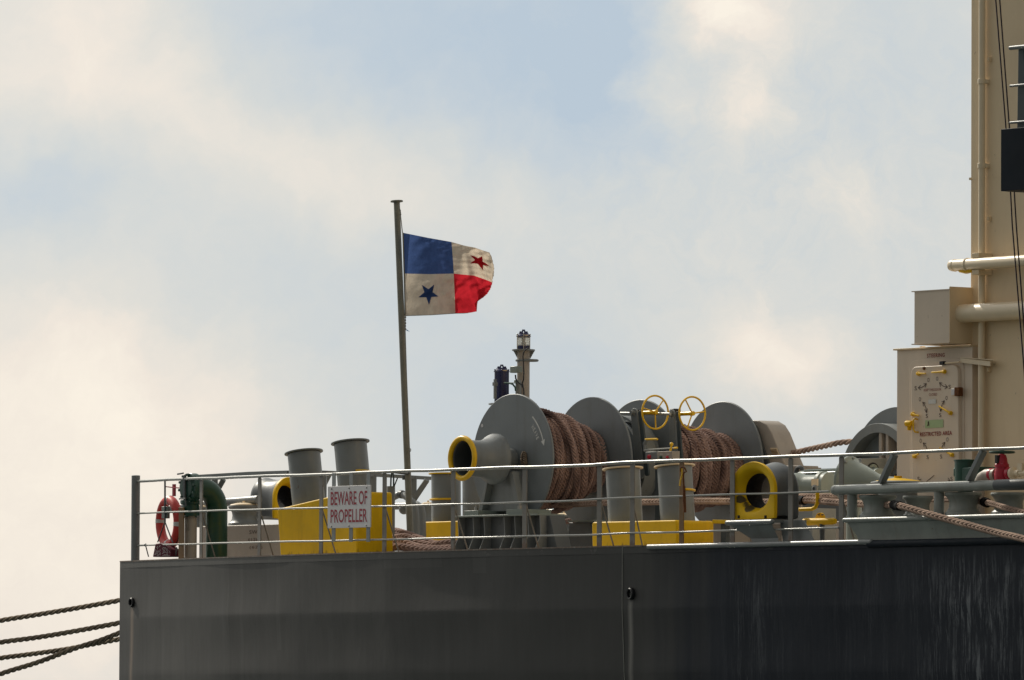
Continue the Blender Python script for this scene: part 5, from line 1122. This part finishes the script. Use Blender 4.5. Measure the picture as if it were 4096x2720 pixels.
for (a_, b_, Yq) in (((894, 1918), (870, 1960), 4.3), ((1318, 1895), (1285, 1960), 4.7), ((1708, 1920), (1660, 1992), 6.2)):
    mb = MB(); mb.bar(at(*a_, Y=Yq), at(b_[0] - (b_[0] - a_[0]) * -.6, b_[1] + (b_[1] - a_[1]) * .6, Y=Yq), .075, .04, VX + VY); mb.build('brace', m_gray, fr_)
YPo = 3.4
pb = at(1644, 2215, Y=YPo); pt = at(1587, 808, Y=YPo); sp_ = ppm(pb)
fp = thing('flagpole', 'tall slightly leaning grey steel flagpole with a round top plate', 'flagpole', (pb.x, pb.y, 0))
mb = MB(); d_ = pt - pb; n = 24; mb.tube([pb + d_ * (i / n) + VZ * 0 for i in range(n + 1)], [13.6 / sp_ + (12.6 - 13.6) / sp_ * i / n for i in range(n + 1)], 28); mb.build('pole', m_pole, fp)
mb = MB(); mb.lathe([(.04, -.004), (.086, .0), (.090, .008), (.086, .02), (.04, .024)], pt, d_, 32); mb.build('top_plate', m_pole, fp)
z_ = at(1640, 2000, Y=YPo); mb = MB(); mb.lathe([(.055, -.02), (.055, .02)], pb + d_ * .06, d_, 24); mb.build('collar', m_gray, fp)
hp = lambda x, y: at(*rf(x, y), Y=YPo - .045)
mb = MB(); mb.tube([hp(281, 150), hp(292, 200), hp(291, 225), hp(313, 430)], .007, 6); mb.ring(hp(291, 222), VY, .012, .005, 12, 6); mb.ring(hp(287, 180), VY, .012, .004, 12, 6)
mb.build('halyard', m_halo, fp); mb = MB(); mb.tube([hp(344, 1378), hp(345, 1470), hp(348, 1545)], .006, 6)
for i in range(5): mb.ring(hp(345, 1395 + 33 * i), VY if i % 2 else VX, .013, .005, 12, 6)
hl = lambda x, y: at(*r3(x, y), Y=YPo - .04)
mb.tube([hp(346, 1540), at(1636, 1800, Y=YPo - .04), hl(205, 600), hl(206, 700), hl(200, 760), hl(215, 940), hl(220, 1010), hl(245, 1010)], .005, 6); mb.ring(hl(207, 600), VY, .02, .006, 14, 6, sx=1.0)
mb.build('halyard', m_halo, fp)
mb = MB(); mb.prism([hp(355, 1530), hp(360, 1548), hp(394, 1558)], (0, .004, 0)); mb.build('tie_tape', mat('blue_tape', (.02, .2, .5), .5), fp)
mb = MB(); mb.tube([hl(52, 800), hl(150, 812), hl(200, 812)], .022, 8); mb.tube([hl(150, 835), hl(155, 870)], .03, 8); mb.build('cleat', m_dark, fp)

# ---- flag, a cloth surface in real depth; u along the fly, v down the hoist
tl = rf(318, 430); bl = rf(345, 1380)
def flag_pt(u_, v_):
    # outline in flag coordinates (photo pixels), then depth by an undulating fly
    topx = np.interp(u_, [0, .25, .5, .62, .74, .86, .95, 1], [318, 600, 872, 1010, 1140, 1230, 1305, 1322]); topy = np.interp(u_, [0, .25, .5, .62, .74, .86, .95, 1], [430, 487, 535, 575, 600, 632, 655, 690])
    mdx = np.interp(u_, [0, .25, .5, .62, .74, .86, .95, 1], [333, 620, 898, 1010, 1125, 1240, 1310, 1338]); mdy = np.interp(u_, [0, .25, .5, .62, .74, .86, .95, 1], [896, 902, 896, 908, 918, 958, 985, 1000])
    btx = np.interp(u_, [0, .25, .5, .62, .72, .80, .90, 1], [345, 640, 915, 1015, 1090, 1160, 1135, 1215]); bty = np.interp(u_, [0, .25, .5, .62, .72, .80, .90, 1], [1378, 1368, 1350, 1348, 1342, 1328, 1240, 1180])
    # quadratic through the three rows
    a_ = 2 * (v_ - .5) * (v_ - 1); b_ = -4 * v_ * (v_ - 1); c_ = 2 * v_ * (v_ - .5)
    x = a_ * topx + b_ * mdx + c_ * btx; y = a_ * topy + b_ * mdy + c_ * bty
    if u_ > .93 and v_ < .45: x += 12 * math.sin(v_ * 8)
    dep = .55 * u_ + .10 * math.sin(u_ * 7.5 + v_ * 1.6) + .06 * u_ * math.sin(u_ * 15 - v_ * 4 + 1)
    if v_ > .5: f = (v_ - .5) * 2; dep += f * (.30 * math.exp(-((u_ - .80) / .07) ** 2) - .25 * math.exp(-((u_ - .92) / .08) ** 2)) * f
    f = max(0, u_ - .06)
    dep += .010 * math.sin(38 * u_ + 21 * v_ + 3 * math.sin(9 * v_)) * min(1, f * 4) + .007 * math.sin(23 * v_ - 30 * u_ + 4 * math.sin(11 * u_)) * min(1, f * 4) + .004 * math.sin(70 * v_ + 12 * u_) * min(1, f * 3)
    dep += .010 * math.sin(30 * v_ + 18 * u_ + 5 * math.sin(6 * u_)) * math.exp(-((u_ - .35) / .3) ** 2) * min(1, f * 5)
    dep += .014 * math.sin(16 * (v_ - .45 * u_) + 5) * math.exp(-((v_ - .8) / .22) ** 2)
    if u_ > .985: x += 2 * math.sin(v_ * 95) + 1.5 * math.sin(v_ * 41)
    dep += .020 * math.exp(-((u_ - .62 - .12 * v_) / .035) ** 2) - .018 * math.exp(-((u_ - .44 + .10 * v_) / .03) ** 2) * min(1, 2 * v_) + .014 * math.sin(14 * u_ - 9 * v_) * f
    return at(1500 + .35077 * x, 780 + .35077 * y, Y=YPo - .05 + dep * .9)
def cloth(name, c, tr=.5):
    m = bpy.data.materials.new(name); m.use_nodes = True; t = NT(m.node_tree); t.n.clear()
    o = t.new('ShaderNodeOutputMaterial'); d1_ = t.new('ShaderNodeBsdfDiffuse'); d2 = t.new('ShaderNodeBsdfTranslucent'); mx_ = t.new('ShaderNodeMixShader'); mx_.inputs[0].default_value = tr
    pos = t.new('ShaderNodeNewGeometry').outputs['Position']; n = t.noise(pos, 6, 5, .65)
    cl = t.ramp(n, [(.32, tuple(x * .80 for x in c)), (.62, c)]); t.put(d1_.inputs[0], cl); t.put(d2.inputs[0], cl)
    bp = t.new('ShaderNodeBump'); bp.inputs['Strength'].default_value = .55; bp.inputs['Distance'].default_value = .02; t.put(bp.inputs['Height'], t.noise(pos, 14, 5, .65, 1.2))
    t.put(d1_.inputs['Normal'], bp.outputs[0]); t.put(d2.inputs['Normal'], bp.outputs[0])
    t.l.new(d1_.outputs[0], mx_.inputs[1]); t.l.new(d2.outputs[0], mx_.inputs[2]); t.l.new(mx_.outputs[0], o.inputs[0]); return m
c_blue = cloth('flag_blue_cloth', (.065, .115, .29)); c_wh = cloth('flag_white_cloth', (.66, .57, .46)); c_red = cloth('flag_red_cloth', (.58, .025, .04))
NU, NV = 120, 84
mb = MB(); vs = [flag_pt(i / NU, j / NV) for i in range(NU + 1) for j in range(NV + 1)]
mb.add(vs, [(i * (NV + 1) + j, i * (NV + 1) + j + 1, (i + 1) * (NV + 1) + j + 1, (i + 1) * (NV + 1) + j) for i in range(NU) for j in range(NV)])
mi = []
for i in range(NU):
    for j in range(NV): mi.append((0 if j < NV // 2 else 1) if i < NU // 2 else (1 if j < NV // 2 else 2))
mb.mi = mi
FLG = thing('ensign_flag', 'red, white and blue quartered flag with two stars, flying from the pole', 'flag', flag_pt(0, 1))
mb.build('cloth', [c_blue, c_wh, c_red], FLG, smooth=180)
def star(uc, vc, ru, rv, rot, m, tipscale=None):
    for sgn in (-1, 1):
        mb = MB(); P_ = []; n5 = 5
        out_ = []
        for k_ in range(10):
            rr = 1 if k_ % 2 == 0 else .40; a_ = rot + k_ * math.pi / 5; out_.append((uc + rr * ru * math.sin(a_), vc - rr * rv * math.cos(a_)))
        # subdivide each fan triangle so the patch follows the cloth
        nrm_ = None
        for k_ in range(10):
            a0_ = (uc, vc); a1_ = out_[k_]; a2_ = out_[(k_ + 1) % 10]; S = 6; idx = {}
            vv = []
            for i in range(S + 1):
                for j in range(S + 1 - i):
                    w1 = i / S; w2_ = j / S; w0 = 1 - w1 - w2_; uu = a0_[0] * w0 + a1_[0] * w1 + a2_[0] * w2_; v2 = a0_[1] * w0 + a1_[1] * w1 + a2_[1] * w2_
                    idx[(i, j)] = len(vv); P0 = flag_pt(uu, v2); pu = flag_pt(uu + .004, v2) - P0; pv = flag_pt(uu, v2 + .004) - P0; nn = pu.cross(pv).normalized(); vv.append(P0 + nn * (.004 * sgn))
            ff = []
            for i in range(S):
                for j in range(S - i):
                    ff.append((idx[(i, j)], idx[(i + 1, j)], idx[(i, j + 1)]))
                    if i + j < S - 1: ff.append((idx[(i + 1, j)], idx[(i + 1, j + 1)], idx[(i, j + 1)]))
            mb.add(vv, ff)
        mb.build('star', m, FLG, smooth=0)
star(.235, .745, .105, .135, math.pi, c_blue)
star(.80, .235, .13, .125, .28, c_red)
mb = MB(); mb.tube([flag_pt(0, j / 20) for j in range(21)], .010, 8); mb.tube([flag_pt(i / 60, 1) for i in range(42)], .0045, 6); mb.build('hem', m_pole, FLG)

# ---- stern light mast with lamp
YM = 6.5; q = lambda x, y, Y=YM: at(*rl(x, y), Y=Y)
mm = thing('light_mast', 'round grey post carrying a clear glass navigation light above the winch', 'light mast', at(2096, 2200, Y=YM))
c_ = q(822, 515); s3 = ppm(c_); U = .236 / s3; zq = lambda y: q(822, y).z; ax0 = Vector((c_.x, YM, 0))
mb = MB(); mb.cyl((c_.x, YM, 0), (c_.x, YM, zq(518)), 107 * U, seg=36); mb.build('post', m_beige, mm)
mb = MB(); mb.lathe([(.1, 0), (194 * U, 0), (197 * U, .01), (194 * U, .02), (.1, .02)], (c_.x, YM, zq(522)), VZ, 40); mb.build('platform', m_gray, mm)
for sg_ in (-1, 1):
    e_ = Vector(tuple(r0)) * sg_; mb = MB(); b0 = Vector((c_.x, YM, 0)) + e_ * 100 * U
    mb.prism([b0 + VZ * zq(525), b0 + e_ * 75 * U + VZ * zq(525), b0 + e_ * 60 * U + VZ * zq(545), b0 + VZ * zq(655)], (.01, .01, 0)); mb.build('gusset', m_gray, mm)
rc_ = q(882, 685); mb = MB(); pts = []
for i in range(32): a_ = 2 * math.pi * i / 32; pts.append(Vector((c_.x, YM, zq(685))) + Vector(tuple(r0)) * (60 + 178 * math.cos(a_)) * U + vh * (math.sin(a_) * 120 * U))
mb.tube(pts, .018, 8, closed=True); mb.build('cable_hoop', m_gray, mm)
def lamp(root, cx, z_base, z_g0, z_g1, z_cap, rr, glass, Yq):
    P_ = Vector((cx, Yq, 0))
    if glass:
        mb = MB(); mb.lathe([(rr * .95, z_base), (rr * .98, z_base + .03), (rr, z_base + .05), (rr, z_g0)], P_, VZ, 36); mb.build('lamp_base', m_navy, root)
        gl = [(rr * (.95 + .03 * math.cos(k_ * 1.57)), z_g0 + (z_g1 - z_g0) * k_ / 16) for k_ in range(17)]
        mb = MB(); mb.lathe(gl, P_, VZ, 36); mb.build('lens', m_glass, root)
        mb = MB(); mb.lathe([(.03, z_g0), (.03, z_g0 + .05), (.018, z_g0 + .06), (.024, z_g0 + .10), (.001, z_g0 + .13)], P_, VZ, 16); mb.build('bulb', m_silver, root)
    else:
        mb = MB(); mb.lathe([(rr * .95, z_base), (rr, z_base + .02), (rr, (z_base + z_g1) / 2 - .02), (rr * 1.02, (z_base + z_g1) / 2), (rr, (z_base + z_g1) / 2 + .02), (rr, z_g1)], P_, VZ, 36); mb.build('housing', m_navy, root)
    H_ = z_cap - z_g1
    mb = MB(); mb.lathe([(rr * 1.12, z_g1), (rr * 1.12, z_g1 + .012), (rr * .98, z_g1 + .02), (rr * .97, z_g1 + H_ * .45), (rr * .78, z_g1 + H_ * .62), (rr * .72, z_g1 + H_ * .92), (rr * .3, z_cap)], P_, VZ, 36); mb.build('cap', m_navy, root)
    for k_ in range(6):
        a_ = k_ * math.pi / 3 + .4; e_ = Vector((math.cos(a_), math.sin(a_), 0)) * rr * 1.10
        mb = MB(); mb.cyl(P_ + e_ + VZ * (z_base + .02), P_ + e_ + VZ * (z_g1 + .03), .006, seg=8); mb.ball(P_ + e_ + VZ * (z_g1 + .03), .012, 8); mb.build('guard_rod', m_steel if glass else m_navy, root)
    e_ = Vector(tuple(r0)); z1 = z_g1 + H_ * .8; z2 = z_cap + .035
    mb = MB(); mb.tube([P_ - e_ * rr * .55 + VZ * z1, P_ - e_ * rr * .52 + VZ * (z2 - .028), P_ - e_ * rr * .22 + VZ * (z2 - .03), P_ - e_ * rr * .1 + VZ * z2, P_ + e_ * rr * .1 + VZ * z2, P_ + e_ * rr * .22 + VZ * (z2 - .03), P_ + e_ * rr * .52 + VZ * (z2 - .028), P_ + e_ * rr * .55 + VZ * z1], .014, 8); mb.build('carrying_handle', m_navy, root)
    mb = MB(); pl = P_ - vh * rr * .99 + e_ * rr * .35 + VZ * (z_g1 + H_ * .28); mb.box(pl, (rr * .75, .012, H_ * .22), (e_, vh, VZ)); mb.build('lamp_label', m_cream, root)
lamp(mm, c_.x, zq(516), zq(438), zq(285), zq(212), 112 * U, True, YM)
mb = MB(); c2_ = q(697, 840, YM - .2); mb.box(c2_, (.17, .1, 110 * U)); mb.bolt(c2_ + Vector((-.02, 0, -.2)), VZ, .02, .05); mb.bolt(c2_ + Vector((.06, 0, -.2)), VZ, .02, .05); mb.build('junction_box', m_motor, mm, bevel=.008)
mb = MB(); cb_ = lambda x, y: q(x, y, YM - .27)
mb.tube([cb_(685, 930), cb_(690, 990), cb_(720, 1050), cb_(790, 1100), cb_(825, 1165)], .011, 8); mb.tube([cb_(905, 475), cb_(860, 500), cb_(825, 545), cb_(812, 620), cb_(822, 760), cb_(828, 900), cb_(822, 1010), cb_(800, 1070), cb_(828, 1200), cb_(830, 1500)], .010, 8); mb.build('cable', m_black, mm)
mb = MB(); A = q(755, 1020, YM - .1); mb.cyl((q(735, 1200, YM - .15).x, YM - .15, 0), (q(735, 1200, YM - .15).x, YM - .15, zq(1030)), 50 * U, seg=20); mb.build('conduit', m_gray, mm)
m2 = thing('stern_lamp', 'dark navy cylindrical lamp with a carrying handle beside the light mast', 'lamp', at(2007, 1620, Y=YM - .1))
c3 = q(452, 1200, YM - .1); lamp(m2, c3.x, zq(1500), 0, zq(872), zq(795), 122 * U, False, YM - .1)
mb = MB(); mb.tube([cb_(500, 1065), cb_(590, 1072), cb_(640, 1090), cb_(680, 1140), cb_(690, 1200)], .013, 8); mb.tube([cb_(590, 1065), cb_(690, 1068)], .008, 6); mb.build('cable', m_green, m2)
mb = MB(); e_ = q(340, 1170, YM - .3); mb.box(e_, (.035, .03, 330 * U)); mb.box(q(340, 1085, YM - .32), (.06, .05, .05)); mb.build('bracket', m_gray, m2)
mb = MB(); A = q(255, 1385); B = q(1075, 1450); C = Vector(((A.x + B.x) / 2, YM, (zq(1390) + zq(1455)) / 2)); mb.lathe([(.05, 0), (410 * U, 0), (410 * U, .02), (.05, .02)], (c_.x - .25, YM, zq(1430)), VZ, 40); mb.cyl((c3.x, YM - .1, 0), (c3.x, YM - .1, zq(1420)), .07, seg=16); mb.build('lamp_platform', m_gray, m2)
# pipework near the flagpole foot
fv = thing('vent_pipe', 'grey stub pipe with shackle rods just left of the flagpole foot', 'pipe', at(1564, 2200, Y=3.0)); q = lambda x, y, Y=3.0: at(*rb(x, y), Y=Y)
A = q(105, 370); mb = MB(); mb.cyl((A.x, 3.0, 0), A, .058, seg=24); mb.build('pipe', m_gray, fv)
mb = MB(); mb.tube([q(100, 370), q(105, 200), q(118, 140), q(140, 140), q(150, 200), q(150, 370)], .012, 8); mb.tube([q(160, 370), q(220, 220)], .010, 6); mb.build('shackle', m_slate, fv)
fe_ = thing('bent_pipe', 'bent grey pipe running into the deck behind the flagpole foot', 'pipe', at(1660, 2170, Y=3.7)); q = lambda x, y, Y=3.7: at(*rb(x, y), Y=Y)
mb = MB(); mb.tube([q(120, 575), q(200, 535), q(260, 510), q(320, 520), q(400, 580), q(480, 650), q(525, 740), q(535, 900), q(540, 1300)], .048, 14); mb.build('pipe', m_gray, fe_)
mb = MB(); mb.tube([q(262, 508), q(310, 515)], .06, 12); mb.build('coupling', m_dark, fe_)
q = lambda x, y, Y=3.9: at(*rb(x, y), Y=Y)
fe2 = thing('bent_pipe', 'thicker bent grey pipe with a flared cap, left of the yellow-ringed bollard', 'pipe', at(1688, 2170, Y=3.9))
mb = MB(); mb.tube([q(130, 715), q(350, 715), q(560, 690), q(630, 740), q(648, 850), q(655, 1250)], .052, 14); mb.build('pipe', m_gray, fe2)
mb = MB(); mb.ball(q(330, 770), .075, 18); mb.build('cap', m_gray, fe2)

# ================================================================== PLATFORM AND WIRES AT THE RIGHT EDGE
YW2 = -.4
pf = thing('boat_platform', 'near-black platform with a slate railing jutting in at the upper right edge', 'platform', at(4050, 765, Y=YW2))
A = at(4003, 765, Y=YW2); B = at(4003, 517, Y=YW2); wp = 3.2
mb = MB(); mb.box((A.x + wp / 2, YW2 + .5, (A.z + B.z) / 2), (wp, 1.0, B.z - A.z)); mb.build('side_screen', m_lens_dark, pf, bevel=.004)
mb = MB(); mb.box((A.x + wp / 2 + .2, YW2 + .45, A.z - .012), (wp - .3, .8, .02)); mb.build('floor_edge', m_board, pf)
xq = at(4068, 500, Y=YW2 + .2).x; xq2 = at(4092, 500, Y=YW2 + .2).x; zt = at(4080, 190, Y=YW2 + .2).z
mb = MB(); mb.prism([(xq, YW2 + .2, B.z), (xq2 + .1, YW2 + .2, B.z), (xq2, YW2 + .2, zt), (xq + .02, YW2 + .2, zt)], (0, .10, 0)); mb.build('post', m_slate, pf, bevel=.006)
mb = MB(); x3 = A.x + 2.0; mb.bar((x3, YW2 + .2, B.z), (x3, YW2 + .2, zt), .1, .1, VX); mb.build('post', m_slate, pf)
for (py_, rr_) in ((192, .026), (344, .016), (491, .016)):
    P_ = at(4042, py_, Y=YW2 + .15); mb = MB(); mb.tube([P_, P_ + VX * 2.6], rr_, 12); mb.ball(P_, rr_, 12); mb.build('rail_bar', m_gray, pf)
# wires run in front of the tower wall and behind the platform
for (a_, b_, lb_) in (((3982, -60), (4110, 1690), 'left one of two thin dark wires slanting down the cream tower'), ((3999, -60), (4124, 1690), 'right one of two thin dark wires slanting down the cream tower')):
    Yq = 1.2
    def wp_(px_, py_): return at(px_, py_, Y=Yq)
    if a_[0] == 3982: L_ = [(3978, -60), (3983, 0), (4024, 515), (4042, 765), (4049, 900), (4094, 1450), (4120, 1800)]
    else: L_ = [(3994, -60), (3999, 0), (4038, 515), (4057, 765), (4065, 900), (4096, 1303), (4130, 1800)]
    mb = MB(); mb.tube([wp_(*c_) for c_ in L_], .0095, 6); tag(mb.build('wire_rope', m_wire), lb_, 'wire', 'wires down the tower')

# ================================================================== MOORING LINES ON THE LEFT
for (pts, lb_) in ((((520, 2395), (478, 2402), (300, 2434), (150, 2459), (0, 2483), (-1200, 2740)), 'topmost of the four mooring lines leaving the stern to the left'),
                   (((520, 2482), (478, 2492), (300, 2525), (150, 2550), (0, 2570), (-1200, 2800)), 'second mooring line from the top leaving the stern to the left'),
                   (((520, 2550), (478, 2557), (380, 2575), (260, 2598), (100, 2620), (0, 2633), (-1200, 2850)), 'third mooring line, the lighter one passing behind the lowest line'),
                   (((520, 2515), (478, 2532), (400, 2562), (300, 2594), (150, 2650), (0, 2697), (-1200, 3200)), 'lowest and steepest mooring line at the lower left corner')):
    Yq = 4.0 if 'lighter' in lb_ else 3.4
    pts = pts[:-1] + tuple((pts[-1][0] * k_, pts[-2][1] + (pts[-1][1] - pts[-2][1]) * k_) for k_ in (.12, .25, .5, .75, 1)); P_ = [at(x, y, Y=Yq) for (x, y) in pts]
    mb = twist(P_, .040, .50 if 'topmost' in lb_ or 'second' in lb_ else .46, 3); o = rope_build(mb, 'mooring_line', m_rope3); tag(o, lb_, 'mooring line', 'mooring lines to the quay')

sc.cycles.max_bounces = 8
